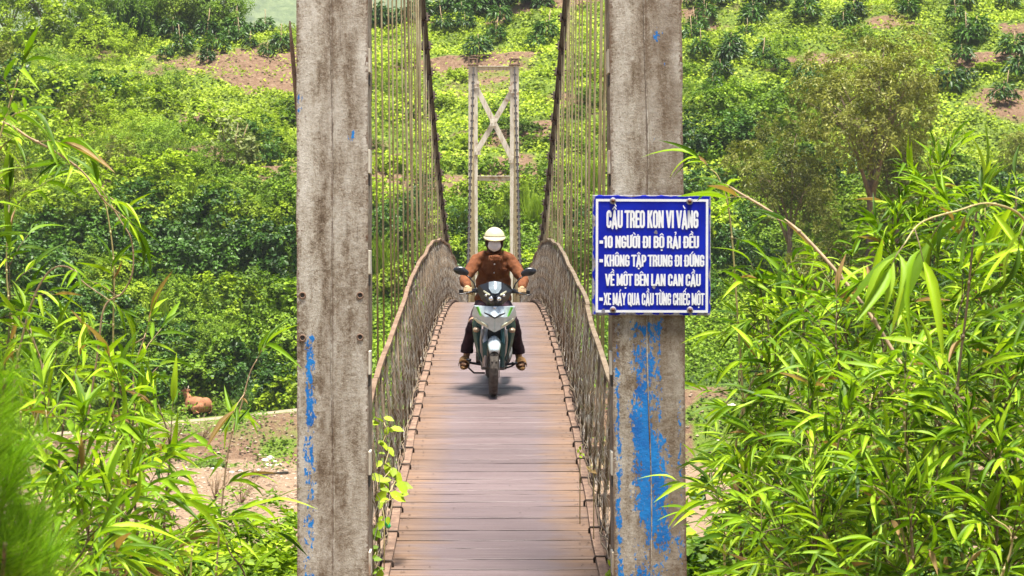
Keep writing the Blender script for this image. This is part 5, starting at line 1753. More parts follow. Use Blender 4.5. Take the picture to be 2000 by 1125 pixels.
BD = 21.95
bz = deck_z(BD)
BR = math.atan(deck_s(BD))
bike = empty('motorbike', (-0.010, BD, bz + 0.004), (BR, R(0.9), R(1.2)))
tag(bike, 'silver and black motorbike ridden towards us across the plank walkway', 'motorbike')
RX = Matrix.Rotation(R(90), 3, 'Y')


def wheel(y, rad, w, name):
    mb = MB(); mb.lathe([(0.028, -0.05), (0.03, 0.05)], 14, RX, True, True)
    for q in range(5):
        a = 2 * math.pi * q / 5
        mb.tube([(0.0, 0.02 * math.cos(a), 0.02 * math.sin(a)), (0.0, (rad - 0.07) * math.cos(a + 0.15), (rad - 0.07) * math.sin(a + 0.15))], [0.018, 0.012], 6)
    wh = mb.build(name, MATS['bike_black'], bike); wh.location = (0, y, rad)
    mb = MB(); prof = [(rad - 0.062, -w * 0.42), (rad - 0.045, -w * 0.5), (rad - 0.024, -w * 0.48), (rad - 0.007, -w * 0.30), (rad, -w * 0.05), (rad, w * 0.05), (rad - 0.007, w * 0.30), (rad - 0.024, w * 0.48), (rad - 0.045, w * 0.5), (rad - 0.062, w * 0.42)]
    mb.lathe(prof, 40, RX)
    for q in range(26):                              # tread blocks
        a = 2 * math.pi * q / 26
        for s_ in (-1, 1):
            M = Matrix.Rotation(a, 3, 'X')
            mb.box(M @ Vector((s_ * w * 0.2, 0, rad - 0.0015)), (w * 0.24, 0.018, 0.006), M @ Matrix.Rotation(s_ * 0.5, 3, 'Z') @ Matrix.Rotation(s_ * 0.28, 3, 'Y'))
    mb.build('tyre', MATS['tyre_dusty'], wh)
    mb = MB(); mb.lathe([(rad - 0.085, -w * 0.3), (rad - 0.06, -w * 0.42), (rad - 0.06, w * 0.42), (rad - 0.085, w * 0.3), (rad - 0.085, -w * 0.3)], 36, RX)
    mb.build('rim', MATS['bike_black'], wh)
    mb = MB(); mb.lathe([(0.06, 0.055), (0.105, 0.055), (0.105, 0.06), (0.06, 0.06), (0.06, 0.055)], 24, RX); mb.build('brake_disc', MATS['metal_grey'], wh)
    return wh


wheel(0.0, 0.285, 0.088, 'front_wheel')
wheel(1.29, 0.29, 0.115, 'rear_wheel')
for s_ in (-1, 1):
    mb = MB(); mb.tube([(s_ * 0.086, -0.005, 0.285), (s_ * 0.086, 0.05, 0.50), (s_ * 0.086, 0.11, 0.74)], [0.026, 0.026, 0.022], 10); mb.build('fork_leg', MATS['metal_grey' if s_ < 0 else 'bike_teal'], bike)
# front mudguard
mb = MB(); rings = []
for i in range(13):
    a = R(38 + 112 * i / 12)
    cy, cz = -math.cos(a), math.sin(a)
    w_ = 0.066 - 0.02 * (1 - min(1, i / 3)) + 0.004 * math.sin(i)
    ring = []
    for j in range(7):
        t = -1 + 2 * j / 6
        rr_ = 0.318 - 0.05 * t * t
        ring.append(Vector((t * w_, cy * rr_, 0.285 + cz * rr_)))
    for j in range(6, -1, -1):
        t = -1 + 2 * j / 6
        rr_ = 0.312 - 0.05 * t * t
        ring.append(Vector((t * w_ * 0.95, cy * rr_, 0.285 + cz * rr_)))
    rings.append(ring)
mb.loft(rings); mb.build('front_mudguard', MATS['bike_silver'], bike)
for s_ in (-1, 1):
    mb = MB(); mb.prism([(s_ * 0.060, 0.56), (s_ * 0.118, 0.52), (s_ * 0.108, 0.36), (s_ * 0.095, 0.28), (s_ * 0.072, 0.36)], 0.0, 0.03); mb.build('mudguard_flank', MATS['bike_teal'], bike, 0.006)

# front cowl: creased shield
def shell(name, mat, V, Fc, parent, thick=0.012, bevel=0.004):
    mb = MB(); mb.add([Vector(v_) for v_ in V], Fc)
    o = mb.build(name, mat, parent)
    m = o.modifiers.new('t', 'SOLIDIFY'); m.thickness = thick; m.offset = 0
    if bevel:
        m = o.modifiers.new('b', 'BEVEL'); m.width = bevel; m.segments = 2; m.limit_method = 'ANGLE'; m.angle_limit = R(25)
    return o


V = [(0, -0.06, 0.905), (0.095, -0.035, 0.905), (0.20, 0.06, 0.90), (0.222, 0.11, 0.80), (0.185, 0.09, 0.735), (0.085, -0.06, 0.69), (0, -0.135, 0.655), (0, -0.15, 0.80), (0.085, -0.085, 0.80), (0.15, 0.0, 0.80)]
n0 = len(V)
Vm = V + [(-x, y, z) for x, y, z in V]
fr = [(0, 1, 8, 7), (1, 2, 9, 8), (2, 3, 9), (3, 4, 9), (4, 5, 8, 9), (5, 6, 7, 8)]
shell('front_cowl', MATS['bike_silver'], Vm, fr + [tuple(q + n0 for q in f_)[::-1] for f_ in fr], bike)
for s_ in (-1, 1):
    # slanting indicator lamp, lime flash, dark crease
    shell('indicator_lamp', MATS['lamp_clear'], [(s_ * 0.062, -0.098, 0.700), (s_ * 0.075, -0.098, 0.722), (s_ * 0.186, 0.050, 0.778), (s_ * 0.196, 0.062, 0.760), (s_ * 0.165, 0.036, 0.733)], [(0, 1, 2, 3, 4)], bike, 0.016, 0.003)
    shell('lime_flash', MATS['bike_lime'], [(s_ * 0.128, -0.036, 0.800), (s_ * 0.163, -0.010, 0.895), (s_ * 0.186, 0.018, 0.89), (s_ * 0.146, -0.026, 0.81)], [(0, 1, 2, 3)], bike, 0.012, 0.002)
    shell('nose_crease', MATS['bike_black'], [(0, -0.163, 0.792), (0, -0.166, 0.808), (s_ * 0.055, -0.118, 0.835), (s_ * 0.105, -0.088, 0.848), (s_ * 0.10, -0.092, 0.836), (s_ * 0.05, -0.125, 0.812)], [(0, 1, 2, 3, 4, 5)], bike, 0.012, 0.002)
    zsr = [0.76, 0.69, 0.6, 0.5, 0.4, 0.32, 0.245]
    xo = [0.205, 0.218, 0.208, 0.192, 0.165, 0.138, 0.10]; xi = [0.12, 0.125, 0.125, 0.125, 0.115, 0.095, 0.07]; yf = [0.08, 0.09, 0.12, 0.16, 0.20, 0.24, 0.29]
    mb = MB(); rings = []
    for z, a, b, y in zip(zsr, xo, xi, yf):
        rings.append([Vector((s_ * b, y - 0.01, z)), Vector((s_ * (a * 0.6 + b * 0.4), y - 0.02, z)), Vector((s_ * a, y + 0.02, z)), Vector((s_ * (a + 0.004), y + 0.12, z)), Vector((s_ * (a - 0.02), y + 0.26, z)), Vector((s_ * b, y + 0.26, z))])
    mb.loft(rings, True, False); mb.build('side_fairing', MATS['bike_teal'], bike, 0.006)
    mb = MB(); mb.ellip((s_ * 0.178, 0.05, 0.655), (0.036, 0.05, 0.028)); mb.build('reflector', MATS['amber'], bike)
    # radiator duct edge
    mb = MB(); mb.tube([(s_ * 0.122, 0.05, 0.66), (s_ * 0.128, 0.09, 0.55), (s_ * 0.12, 0.15, 0.42), (s_ * 0.085, 0.24, 0.28)], [0.012, 0.014, 0.013, 0.008], 8); mb.build('fairing_edge', MATS['metal_grey'], bike)
mb = MB(); mb.lathe([(0.0005, 0.006), (0.014, 0.004), (0.016, 0.0)], 14, Matrix.Rotation(R(70), 3, 'X')); o = mb.build('badge', MATS['lamp_chrome'], bike); o.location = (0, -0.075, 0.898)
mb = MB(); mb.box((0, 0.30, 0.52), (0.20, 0.06, 0.34)); mb.build('radiator', MATS['bike_black'], bike, 0.01)
mb = MB(); mb.box((0, 0.55, 0.36), (0.24, 0.42, 0.30)); mb.tube([(-0.17, 0.6, 0.33), (0.17, 0.6, 0.33)], 0.09, 14); mb.tube([(0, 0.2, 0.42), (0, 0.45, 0.40)], [0.075, 0.085], 12); mb.build('engine', MATS['engine_grey'], bike, 0.012)
mb = MB(); mb.loft([[Vector((x * w_, y, z + zz)) for x, zz in ((-1, 0), (-0.8, 0.09), (0, 0.13), (0.8, 0.09), (1, 0), (0.6, -0.14), (-0.6, -0.14))] for y, z, w_ in ((0.32, 0.66, 0.07), (0.6, 0.70, 0.12), (0.95, 0.74, 0.13), (1.35, 0.82, 0.11), (1.6, 0.88, 0.05))]); mb.build('rear_body', MATS['bike_black'], bike, 0.01)
mb = MB(); mb.loft([[Vector((x * w_, y, z + zz)) for x, zz in ((-1, 0), (-0.85, 0.05), (0, 0.07), (0.85, 0.05), (1, 0))] for y, z, w_ in ((0.55, 0.75, 0.09), (0.8, 0.775, 0.13), (1.1, 0.80, 0.13), (1.35, 0.84, 0.10))]); mb.build('seat', MATS['rubber'], bike)
mb = MB(); mb.tube([(0.10, 0.36, 0.24), (0.13, 0.6, 0.2), (0.16, 0.85, 0.24)], 0.02, 8); mb.tube([(0.16, 0.85, 0.24), (0.17, 1.0, 0.30), (0.18, 1.4, 0.40)], [0.03, 0.05, 0.05], 12); mb.build('exhaust', MATS['engine_grey'], bike)
mb = MB(); mb.tube([(-0.32, 0.56, 0.265), (-0.12, 0.54, 0.24), (0.12, 0.54, 0.24), (0.32, 0.56, 0.265)], 0.013, 8); mb.build('footpeg_bar', MATS['bike_black'], bike)
mb = MB(); mb.tube([(-0.245, 0.42, 0.30), (-0.245, 0.40, 0.22), (-0.19, 0.44, 0.165), (-0.08, 0.48, 0.16)], 0.0095, 8); mb.tube([(-0.27, 0.38, 0.305), (-0.22, 0.38, 0.305)], 0.014, 8); mb.build('gear_pedal', MATS['bike_black'], bike)
mb = MB(); mb.tube([(0.225, 0.36, 0.275), (0.19, 0.42, 0.24), (0.10, 0.5, 0.20)], 0.0095, 8); mb.tube([(0.19, 0.36, 0.28), (0.25, 0.36, 0.28)], 0.014, 8); mb.build('brake_pedal', MATS['bike_black'], bike)

# handlebar cowl with headlight
V = [(0, -0.02, 1.145), (0.075, 0.0, 1.135), (0.155, 0.06, 1.10), (0.178, 0.10, 1.05), (0.13, 0.03, 0.965), (0.07, -0.03, 0.915), (0, -0.06, 0.905), (0, -0.11, 1.0), (0.07, -0.06, 1.02), (0, 0.2, 1.12), (0.16, 0.22, 1.07), (0.1, 0.16, 0.93)]
n0 = len(V); Vm = V + [(-x, y, z) for x, y, z in V]
fr = [(0, 1, 8, 7), (1, 2, 3, 8), (3, 4, 8), (4, 5, 8), (5, 6, 7, 8), (0, 9, 10, 2, 1), (2, 10, 3), (3, 10, 11, 4), (4, 11, 5)]
shell('handlebar_cowl', MATS['bike_black'], Vm, fr + [tuple(q + n0 for q in f_)[::-1] for f_ in fr], bike, 0.008, 0.004)
V = [(0, -0.118, 1.034), (0.030, -0.098, 1.040), (0.062, -0.045, 1.078), (0.062, -0.002, 1.142), (0, -0.022, 1.152), (0, -0.095, 1.078)]
n0 = len(V); Vm = V + [(-x, y, z) for x, y, z in V]
fr = [(0, 1, 2, 5), (5, 2, 3, 4)]
shell('visor_panel', MATS['visor_silver'], Vm, fr + [tuple(q + n0 for q in f_)[::-1] for f_ in fr], bike, 0.012, 0.004)
for s_ in (-1, 1):
    shell('headlight', MATS['lamp_dark'], [(s_ * 0.012, -0.117, 1.012), (s_ * 0.055, -0.088, 1.028), (s_ * 0.112, -0.022, 1.055), (s_ * 0.116, -0.012, 1.02), (s_ * 0.085, -0.045, 0.965), (s_ * 0.04, -0.082, 0.935), (s_ * 0.010, -0.098, 0.95)], [(0, 1, 2, 3, 4, 5, 6)], bike, 0.01, 0.003)
    mb = MB(); mb.ellip((s_ * 0.040, -0.100, 0.985), (0.026, 0.016, 0.022), 12, 7, Matrix.Rotation(s_ * 0.5, 3, 'Z')); mb.ellip((s_ * 0.085, -0.062, 1.015), (0.018, 0.014, 0.014), 12, 7); mb.build('lamp_reflector', MATS['lamp_chrome'], bike)
    shell('running_lamp', MATS['lamp_clear'], [(s_ * 0.05, -0.098, 1.030), (s_ * 0.112, -0.030, 1.060), (s_ * 0.117, -0.022, 1.047), (s_ * 0.055, -0.098, 1.018)], [(0, 1, 2, 3)], bike, 0.01, 0.001)
    mb = MB(); mb.tube([(s_ * 0.08, 0.13, 1.035), (s_ * 0.18, 0.15, 1.04), (s_ * 0.335, 0.185, 1.025)], 0.011, 8); mb.build('handlebar', MATS['bike_black'], bike)
    mb = MB(); mb.tube([(s_ * 0.215, 0.158, 1.037), (s_ * 0.335, 0.186, 1.026)], [0.0175, 0.0175], 10); mb.ellip((s_ * 0.345, 0.187, 1.025), (0.014, 0.02, 0.02)); mb.build('grip', MATS['rubber'], bike)
    mb = MB(); mb.box((s_ * 0.19, 0.145, 1.04), (0.05, 0.05, 0.045)); mb.build('switch_box', MATS['bike_black'], bike, 0.008)
    mb = MB(); mb.tube([(s_ * 0.19, 0.11, 1.045), (s_ * 0.27, 0.085, 1.022), (s_ * 0.345, 0.10, 1.005), (s_ * 0.36, 0.105, 1.012)], [0.007, 0.006, 0.005, 0.009], 6); mb.build('lever', MATS['bike_black'], bike)
    st_ = [(s_ * 0.19, 0.15, 1.06), (s_ * 0.205, 0.15, 1.11), (s_ * 0.25, 0.155, 1.165), (s_ * 0.29, 0.16, 1.195)]
    mb = MB(); mb.ellip((0, 0, 0), (0.075, 0.022, 0.043), 16, 9)
    # pointed outer tip
    mb.V = [(x * (1.0 + 0.12 * (x * s_ > 0)), y, z + 0.25 * x * s_ * 0.5 - (0.010 if x * s_ < -0.04 else 0)) for x, y, z in mb.V]
    mo_ = mb.build('mirror', MATS['bike_black'], bike); mo_.location = (s_ * 0.335, 0.16, 1.235)
    mb = MB(); mb.tube(st_, 0.007, 8); o = mb.build('mirror_stem', MATS['bike_black'], mo_); o.location = -Vector(mo_.location)

# --- the rider
rider = empty('person', (-0.010, BD, bz + 0.004), (BR, R(0.9), R(1.2)))
tag(rider, 'person in brown shirt, white mask and cream helmet riding the motorbike', 'person')
body = MB()
body.ellip((0, 0.62, 1.505), (0.074, 0.094, 0.112)); body.ellip((0, 0.555, 1.46), (0.05, 0.045, 0.05)); body.ellip((0, 0.524, 1.495), (0.013, 0.02, 0.022))
for s_ in (-1, 1):
    body.ellip((s_ * 0.076, 0.635, 1.50), (0.012, 0.024, 0.032)); body.ellip((s_ * 0.03, 0.545, 1.522), (0.022, 0.014, 0.012))
limb(body, [(0, 0.66, 1.33), (0, 0.635, 1.43)], [0.06, 0.052])
for (c, r_) in (((0, 0.72, 1.22), (0.15, 0.09, 0.16)), ((0, 0.77, 1.02), (0.13, 0.085, 0.16)), ((0, 0.80, 0.87), (0.15, 0.12, 0.09))):
    body.ellip(c, r_)
HANDX = {-1: -0.272, 1: 0.276}
for s_ in (-1, 1):
    hx_ = HANDX[s_]
    limb(body, [(s_ * 0.165, 0.69, 1.315), (s_ * 0.29, 0.52, 1.13), (hx_ + s_ * 0.004, 0.29, 1.075)], [0.05, 0.042, 0.028])
    limb(body, [(s_ * 0.09, 0.80, 0.86), (s_ * 0.205, 0.40, 0.69), (s_ * 0.262, 0.56, 0.36), (s_ * 0.272, 0.575, 0.31)], [0.075, 0.055, 0.036, 0.034])
    # foot
    limb(body, [(s_ * 0.272, 0.585, 0.305), (s_ * 0.285, 0.50, 0.285), (s_ * 0.30, 0.42, 0.262)], [0.034, 0.034, 0.028])
    for q in range(5):
        tx = s_ * (0.268 + 0.0155 * q); ty = 0.385 + 0.008 * q * q * 0.5
        limb(body, [(tx, ty + 0.05, 0.262), (tx + s_ * 0.004, ty, 0.256)], [0.0095, 0.0085 if q else 0.0115], 8)
bo = link('body', remesh(body, 'body', 0.0075, 3), rider, MATS['skin'])
# hands in pale cotton gloves: palm behind the grip, fingers over it, thumb below
for s_ in (-1, 1):
    hand = MB()
    gx_, gy_, gz_ = HANDX[s_], 0.172, 1.031
    hand.ellip((gx_, gy_ + 0.030, gz_ + 0.018), (0.042, 0.030, 0.024), 12, 7, Matrix.Rotation(-0.5, 3, 'X'))
    limb(hand, [(gx_, gy_ + 0.045, gz_ + 0.024), (gx_ + s_ * 0.004, 0.29, 1.075)], [0.029, 0.032])
    for q, fl in enumerate((1.0, 1.1, 1.04, 0.86)):
        fx = gx_ - s_ * (-0.033 + 0.0225 * (3 - q)) 
        limb(hand, [(fx, gy_ + 0.016, gz_ + 0.031), (fx, gy_ - 0.022 * fl, gz_ + 0.027), (fx, gy_ - 0.034 * fl, gz_ + 0.002), (fx, gy_ - 0.024 * fl, gz_ - 0.022), (fx, gy_ - 0.006, gz_ - 0.028 * fl)], [0.0105, 0.0100, 0.0095, 0.009, 0.0075], 8)
    limb(hand, [(gx_ - s_ * 0.03, gy_ + 0.035, gz_ + 0.006), (gx_ - s_ * 0.052, gy_ + 0.022, gz_ - 0.012), (gx_ - s_ * 0.05, gy_ - 0.004, gz_ - 0.030), (gx_ - s_ * 0.046, gy_ - 0.022, gz_ - 0.027)], [0.013, 0.0115, 0.010, 0.008], 8)
    link('glove', remesh(hand, 'glove', 0.0042, 2), rider, MATS['cotton_glove'])
shirt = MB()
shirt.ellip((0, 0.725, 1.24), (0.180, 0.125, 0.17)); shirt.ellip((0, 0.76, 1.06), (0.188, 0.130, 0.19)); shirt.ellip((0, 0.78, 0.90), (0.195, 0.150, 0.13))
shirt.ellip((0, 0.69, 1.325), (0.155, 0.085, 0.07))
for s_ in (-1, 1):
    limb(shirt, [(s_ * 0.10, 0.69, 1.345), (s_ * 0.172, 0.69, 1.305), (s_ * 0.236, 0.60, 1.21), (s_ * 0.302, 0.505, 1.125), (s_ * 0.292, 0.40, 1.095), (HANDX[s_] + s_ * 0.003, 0.275, 1.07)], [0.058, 0.066, 0.062, 0.056, 0.052, 0.043])
    limb(shirt, [(HANDX[s_] + s_ * 0.003, 0.285, 1.072), (HANDX[s_] + s_ * 0.003, 0.262, 1.068)], [0.047, 0.046])
shirt.lathe([(0.062, 1.345), (0.074, 1.36), (0.070, 1.405), (0.060, 1.41), (0.058, 1.36)], 18, Matrix(((1, 0, 0), (0, 1.05, 0), (0, 0, 1))))
sh_ = remesh(shirt, 'shirt', 0.0095, 3, 0.0115, 13)
so = link('shirt', sh_, rider, MATS['shirt_brown'])
# collar ring stands on its own around the neck
mb = MB(); rings = []
for i in range(17):
    a = R(-90) + (2 * math.pi - 0.5) * (i / 16) + 0.25
    c, s2 = math.cos(a), math.sin(a)
    rings.append([Vector((0.072 * c, 0.650 + 0.072 * s2, 1.375)), Vector((0.068 * c, 0.645 + 0.068 * s2, 1.425)), Vector((0.082 * c, 0.645 + 0.082 * s2, 1.41)), Vector((0.088 * c, 0.650 + 0.085 * s2, 1.37))])
mb.loft(rings, True, True); mb.build('collar', MATS['shirt_brown'], rider, 0, None, 1)
for z, y in ((1.355, 0.598), (1.27, 0.598), (1.18, 0.612), (1.09, 0.622)):
    mb = MB(); mb.ellip((0.004, y - 0.010, z), (0.0085, 0.005, 0.0085)); mb.build('button', MATS['button_pale'], rider)
mb = MB(); mb.tube([(0.006, 0.605, 1.39), (0.010, 0.590, 1.27), (0.010, 0.604, 1.15), (0.008, 0.62, 1.0)], 0.006, 6, True, True, 0.5); mb.build('placket', MATS['shirt_brown'], rider)
mb = MB(); mb.box((0.095, 0.608, 1.215), (0.085, 0.012, 0.022), Matrix.Rotation(0.12, 3, 'Y') @ Matrix.Rotation(0.25, 3, 'Z')); mb.build('pocket_flap', MATS['shirt_brown'], rider, 0.004)
tro = MB(); tro.ellip((0, 0.80, 0.86), (0.18, 0.16, 0.10))
for s_ in (-1, 1):
    limb(tro, [(s_ * 0.095, 0.80, 0.85), (s_ * 0.20, 0.40, 0.68), (s_ * 0.225, 0.44, 0.60), (s_ * 0.248, 0.52, 0.48), (s_ * 0.262, 0.555, 0.41)], [0.09, 0.066, 0.060, 0.058, 0.064])
    tro.tube([(s_ * 0.262, 0.555, 0.43), (s_ * 0.268, 0.56, 0.355)], [0.064, 0.069], 14)
link('trousers', remesh(tro, 'trousers', 0.011, 3, 0.009, 12), rider, MATS['trousers_dark'])
# helmet with peak
mb = MB(); rings = []
for i in range(9):
    a = R(90) * i / 8
    rr_ = math.cos(a)
    if i == 8: rr_ = 0.03
    rings.append([Vector((0.107 * rr_ * math.cos(q * math.pi / 12), 0.640 + 0.130 * rr_ * math.sin(q * math.pi / 12), 1.535 + 0.112 * math.sin(a))) for q in range(24)])
mb.loft(rings, True, True); hm = mb.build('helmet', MATS['helmet_cream'], rider)
mb = MB(); ra, rb = [], []
for i in range(15):
    a = R(188) + R(164) * i / 14
    c, s2 = math.cos(a), math.sin(a)
    inner = Vector((0.1085 * c, 0.640 + 0.130 * s2, 1.553)); out = Vector((0.114 * c, 0.628 + 0.130 * s2 - 0.048 * max(0, -s2) ** 1.3, 1.549 - 0.028 * max(0, -s2) ** 0.7))
    ra.append(inner); rb.append(out)
mb.loft([ra, [(p.lerp(q_, 0.6) + Vector((0, 0, 0.007))) for p, q_ in zip(ra, rb)], rb, [q_ - Vector((0, 0, 0.007)) for q_ in rb], [p - Vector((0, 0, 0.008)) for p in ra]], False, True, False)
mb.build('peak', MATS['helmet_cream'], hm)
mb = MB(); mb.tube([Vector((0.1085 * math.cos(R(180 + 9 * i)), 0.640 + 0.1315 * math.sin(R(180 + 9 * i)), 1.556)) for i in range(21)], 0.003, 6); mb.build('trim_line', MATS['hood_brown'], hm)
mb = MB(); mb.lathe([(0.0005, 0.003), (0.008, 0.002), (0.009, 0)], 10, Matrix.Rotation(R(62), 3, 'X')); o = mb.build('vent_stud', MATS['button_pale'], hm); o.location = (0, 0.545, 1.617)
# dark hood round the head, white mask, eyes
hood = MB(); hood.ellip((0, 0.655, 1.495), (0.097, 0.093, 0.120)); limb(hood, [(0, 0.65, 1.36), (0, 0.652, 1.44)], [0.066, 0.074])
for s_ in (-1, 1): limb(hood, [(s_ * 0.072, 0.60, 1.53), (s_ * 0.070, 0.585, 1.46), (s_ * 0.035, 0.575, 1.405)], [0.022, 0.022, 0.024])
link('hood', remesh(hood, 'hood', 0.009, 4, 0.003, 20), rider, MATS['hood_brown'])
mask = MB(); mask.ellip((0, 0.556, 1.464), (0.068, 0.066, 0.060)); mask.ellip((0, 0.515, 1.480), (0.026, 0.036, 0.034)); mask.ellip((0, 0.530, 1.44), (0.040, 0.042, 0.038))
link('face_mask', remesh(mask, 'face_mask', 0.006, 4, 0.0025, 22), rider, MATS['mask_white'])
for s_ in (-1, 1):
    mb = MB(); mb.ellip((s_ * 0.030, 0.5335, 1.524), (0.014, 0.008, 0.006)); mb.build('eye', MATS['eye_dark'], rider)
# slide sandals
for s_ in (-1, 1):
    f0 = Vector((s_ * 0.270, 0.615, 0.285)); f1 = Vector((s_ * 0.302, 0.362, 0.222))
    ax = (f1 - f0).normalized(); side = Vector((1, 0, 0)); side = (side - ax * side.dot(ax)).normalized(); up = side.cross(ax); up = up if up.z > 0 else -up
    mb = MB(); ringt, ringb = [], []
    L = (f1 - f0).length
    for i in range(20):
        a = 2 * math.pi * i / 20
        t = 0.5 - 0.5 * math.cos(a) ; w_ = 0.047 * math.sin(a) * (0.85 + 0.3 * t)
        p = f0 + ax * (t * L * 1.06 - 0.03) + side * w_
        ringt.append(p + up * 0.004); ringb.append(p - up * 0.026)
    mb.loft([ringb, ringt], True, False); so_ = mb.build('sandal', MATS['sandal_tan'], rider, 0.006)
    mb = MB(); rings = []
    for i in range(11):
        a = math.pi * i / 10
        c = f0 + ax * L * 0.64 + side * (0.052 * math.cos(a)) + up * (0.004 + 0.064 * math.sin(a) ** 0.7)
        rings.append([c - ax * 0.045 + up * 0.006, c + ax * 0.045 - up * 0.006, c + ax * 0.045 - up * 0.002 + (c - (f0 + ax * L * 0.64)) * 0.08, c - ax * 0.045 + up * 0.01 + (c - (f0 + ax * L * 0.64)) * 0.08])
    mb.loft(rings, True, True); mb.build('strap', MATS['sandal_tan'], so_)
    mb = MB(); c = f0 + ax * L * 0.64 + up * 0.076
    mb.ellip(c, (0.022, 0.016, 0.005)); mb.build('strap_badge', MATS['sandal_tan'], so_)

# --- the cow resting by the path
ch_ = hit(388, 806)
ch_.y -= 0.1; ch_.z = g1(ch_.x, ch_.y)
cow = empty('cow', ch_ + Vector((0, 0, 0.0)), (0, 0, R(150)), 1.05)
tag(cow, 'reddish brown cow lying beside the dirt path on the far bank', 'cow')
cb_ = MB()
for c, r_ in (((0.40, 0, 0.44), (0.34, 0.30, 0.36)), ((0.0, 0, 0.42), (0.45, 0.36, 0.36)), ((-0.42, 0, 0.43), (0.34, 0.33, 0.35)), ((-0.25, 0.18, 0.30), (0.30, 0.22, 0.27)), ((-0.25, -0.18, 0.30), (0.30, 0.22, 0.27)), ((0.15, 0, 0.68), (0.5, 0.12, 0.12))):
    cb_.ellip(c, r_)
limb(cb_, [(0.50, 0, 0.58), (0.66, 0, 0.80), (0.74, 0, 0.98)], [0.23, 0.165, 0.12])
limb(cb_, [(0.70, 0, 1.04), (0.86, 0, 1.00), (1.06, 0, 0.90)], [0.125, 0.105, 0.07])
cb_.ellip((1.08, 0, 0.89), (0.07, 0.075, 0.06)); limb(cb_, [(0.62, 0, 0.52), (0.70, 0, 0.68), (0.80, 0, 0.86)], [0.10, 0.08, 0.05])
for s_ in (-1, 1):
    limb(cb_, [(0.46, s_ * 0.2, 0.28), (0.74, s_ * 0.24, 0.14), (0.52, s_ * 0.27, 0.06), (0.42, s_ * 0.27, 0.05)], [0.13, 0.075, 0.05, 0.045])
    limb(cb_, [(-0.38, s_ * 0.26, 0.36), (-0.02, s_ * 0.40, 0.22), (-0.34, s_ * 0.44, 0.08), (-0.08, s_ * 0.46, 0.05)], [0.19, 0.12, 0.055, 0.045])
limb(cb_, [(-0.74, 0, 0.55), (-0.82, 0.03, 0.35), (-0.80, 0.08, 0.12), (-0.72, 0.14, 0.05)], [0.05, 0.03, 0.025, 0.03])
link('body', remesh(cb_, 'body', 0.03, 4), cow, MATS['cow_hide'])
for s_ in (-1, 1):
    mb = MB(); mb.ellip((0.69, s_ * 0.20, 1.06), (0.03, 0.11, 0.055), 10, 7, None); mb.build('ear', MATS['cow_hide'], cow)
    mb = MB(); mb.tube([(0.68, s_ * 0.08, 1.13), (0.68, s_ * 0.14, 1.20), (0.70, s_ * 0.14, 1.28)], [0.03, 0.022, 0.008], 8); mb.build('horn', MATS['horn'], cow)
    mb = MB(); mb.ellip((0.86, s_ * 0.093, 1.045), (0.02, 0.012, 0.018)); mb.build('eye', MATS['eye_dark'], cow)

bpy.data.scenes.remove(TMP)

# --- small things by the river
a, b = hit(490, 935), hit(562, 926)
mb = MB(); mb.tube([a + Vector((0, 0, 0.06)), a.lerp(b, 0.5) + Vector((0, 0, 0.11)), b + Vector((0, 0, 0.06))], 0.05, 8)
tag(mb.build('black_pipe', MATS['black_pipe']), 'black pipe lying on the sandy riverbed beside the left post', 'pipe')
names = [(518, 903, 12), (528, 899, 14), (536, 905, 11), (545, 910, 10), (524, 912, 12), (505, 920, 9), (452, 925, 9), (470, 922, 8), (416, 918, 9), (1405, 868, 12), (1430, 800, 16), (1500, 792, 14), (1530, 745, 18), (1395, 725, 14)]
for q, (px, py, s) in enumerate(names):
    h = hit(px, py); r_ = s / FPX * h.y / 2
    me = bpy.data.meshes.new('rock'); bm = bmesh.new(); bmesh.ops.create_icosphere(bm, subdivisions=2, radius=1)
    for v_ in bm.verts: v_.co *= 1 + 0.35 * mnoise.noise(v_.co * 1.3 + Vector((q * 3, 0, 0)))
    bm.to_mesh(me); bm.free()
    o = link('rock', me, None, MATS['pale_rock']); o.location = h + Vector((0, 0, r_ * 0.25)); o.scale = (r_ * 1.3, r_, r_ * 0.75); o.rotation_euler = (0, 0, q)
    tag(o, 'pale rock on the %s, %s from the left' % ('sandbank left of the left post' if q < 9 else 'river bank right of the sign post', ORD[sorted([n_[0] for n_ in (names[:9] if q < 9 else names[9:])]).index(px)]), 'rock', 'pale rocks by the river')
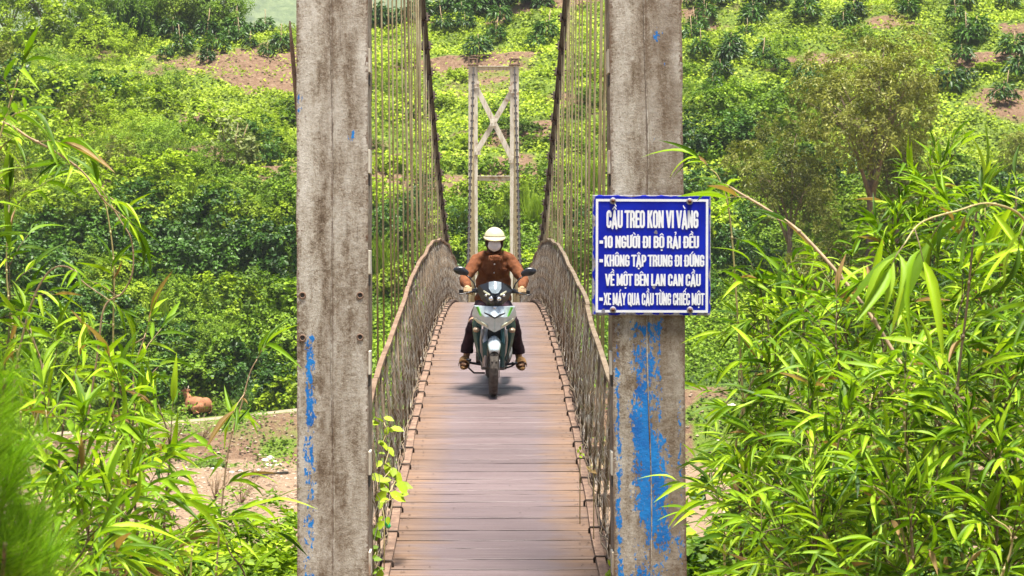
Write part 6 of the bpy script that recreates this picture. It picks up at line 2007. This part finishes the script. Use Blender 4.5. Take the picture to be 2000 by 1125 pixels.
# pine seedling on the bank, dead twiggy bushes on the sand
h = hit(480, 812); e = empty('pine_seedling', h); tag(e, 'small pine seedling beside the path to the right of the cow', 'seedling')
mb = MB(); mb.tube([(0, 0, -0.1), (0, 0, 0.8), (0.02, 0, 1.3)], [0.025, 0.018, 0.008], 6); mb.build('trunk', MATS['twig'], e)
link('crown', foliage_mesh('crown', 900, [(0, 0, 0.75, 0.35), (0.15, 0, 1.0, 0.3), (-0.15, 0.05, 0.95, 0.28), (0, 0, 1.3, 0.22)], 0.16, 0.16, 990, (RHOMB_V, RHOMB_F), 0.0, 0.8), e, MATS['leaf_deep'])
for q, (px, py, s, lab) in enumerate(((470, 985, 1.3, 'bare twiggy dead bush on the sand beside the left post'), (420, 975, 1.0, 'bare dead bush on the sand left of the twiggy one'), (300, 905, 1.1, 'bare grey brush at the foot of the bank below the path'), (340, 870, 1.0, 'dead stalks on the eroded bank under the path'), (395, 860, 0.9, 'leafless stalks on the bank below the cow'))):
    rr = random.Random(q); mb = MB()
    for k_ in range(22):
        a = rr.uniform(0, 6.28); L = s * rr.uniform(0.6, 1.3); t = Vector((math.cos(a) * 0.7, math.sin(a) * 0.7, 1)) * L
        mb.tube([(0, 0, -0.05), t * 0.5 + Vector((rr.uniform(-.1, .1), rr.uniform(-.1, .1), 0)), t], [0.014, 0.011, 0.005], 4)
        for j in range(3):
            p0 = t * rr.uniform(0.4, 0.9); mb.tube([p0, p0 + Vector((rr.uniform(-.3, .3), rr.uniform(-.3, .3), rr.uniform(0.1, .35))) * s], [0.008, 0.004], 4)
    o = mb.build('dead_bush', MATS['twig']); o.location = hit(px, py); tag(o, lab, 'dead bush', 'dead bushes by the river')
# scrap of green plastic in the left railing
me = bpy.data.meshes.new('plastic_scrap'); bm = bmesh.new(); bmesh.ops.create_icosphere(bm, subdivisions=2, radius=0.03)
for v_ in bm.verts: v_.co *= 1 + 0.9 * mnoise.noise(v_.co * 40)
bm.to_mesh(me); bm.free()
plain('plastic_green', (0.03, 0.42, 0.13), 0.35)
o = link('plastic_scrap', me, None, MATS['plastic_green']); p = P(757, 1022, 14.95); o.location = p; o.scale = (0.7, 0.6, 1.2)
tag(o, 'crumpled bright green plastic scrap at the foot of the left railing', 'litter')

# ------------------------------------------------------------------ air between us and the mountains
mb = MB(); mb.box((0, 1500, 400), (5600, 3200, 900))
hz = mb.build('haze', None) if False else None
me = mb.mesh('haze')
hz = link('haze', me)
tag(hz, 'thin pale haze over the valley', 'haze', None, 'stuff')
hm_ = bpy.data.materials.new('haze'); hm_.use_nodes = True
hm_.node_tree.nodes.remove(hm_.node_tree.nodes['Principled BSDF'])
pv_ = hm_.node_tree.nodes.new('ShaderNodeVolumePrincipled')
pv_.inputs['Color'].default_value = (0.90, 0.95, 1.0, 1)
pv_.inputs['Density'].default_value = 0.0002
pv_.inputs['Anisotropy'].default_value = 0.3
hm_.node_tree.links.new(pv_.outputs[0], hm_.node_tree.nodes['Material Output'].inputs['Volume'])
me.materials.append(hm_)
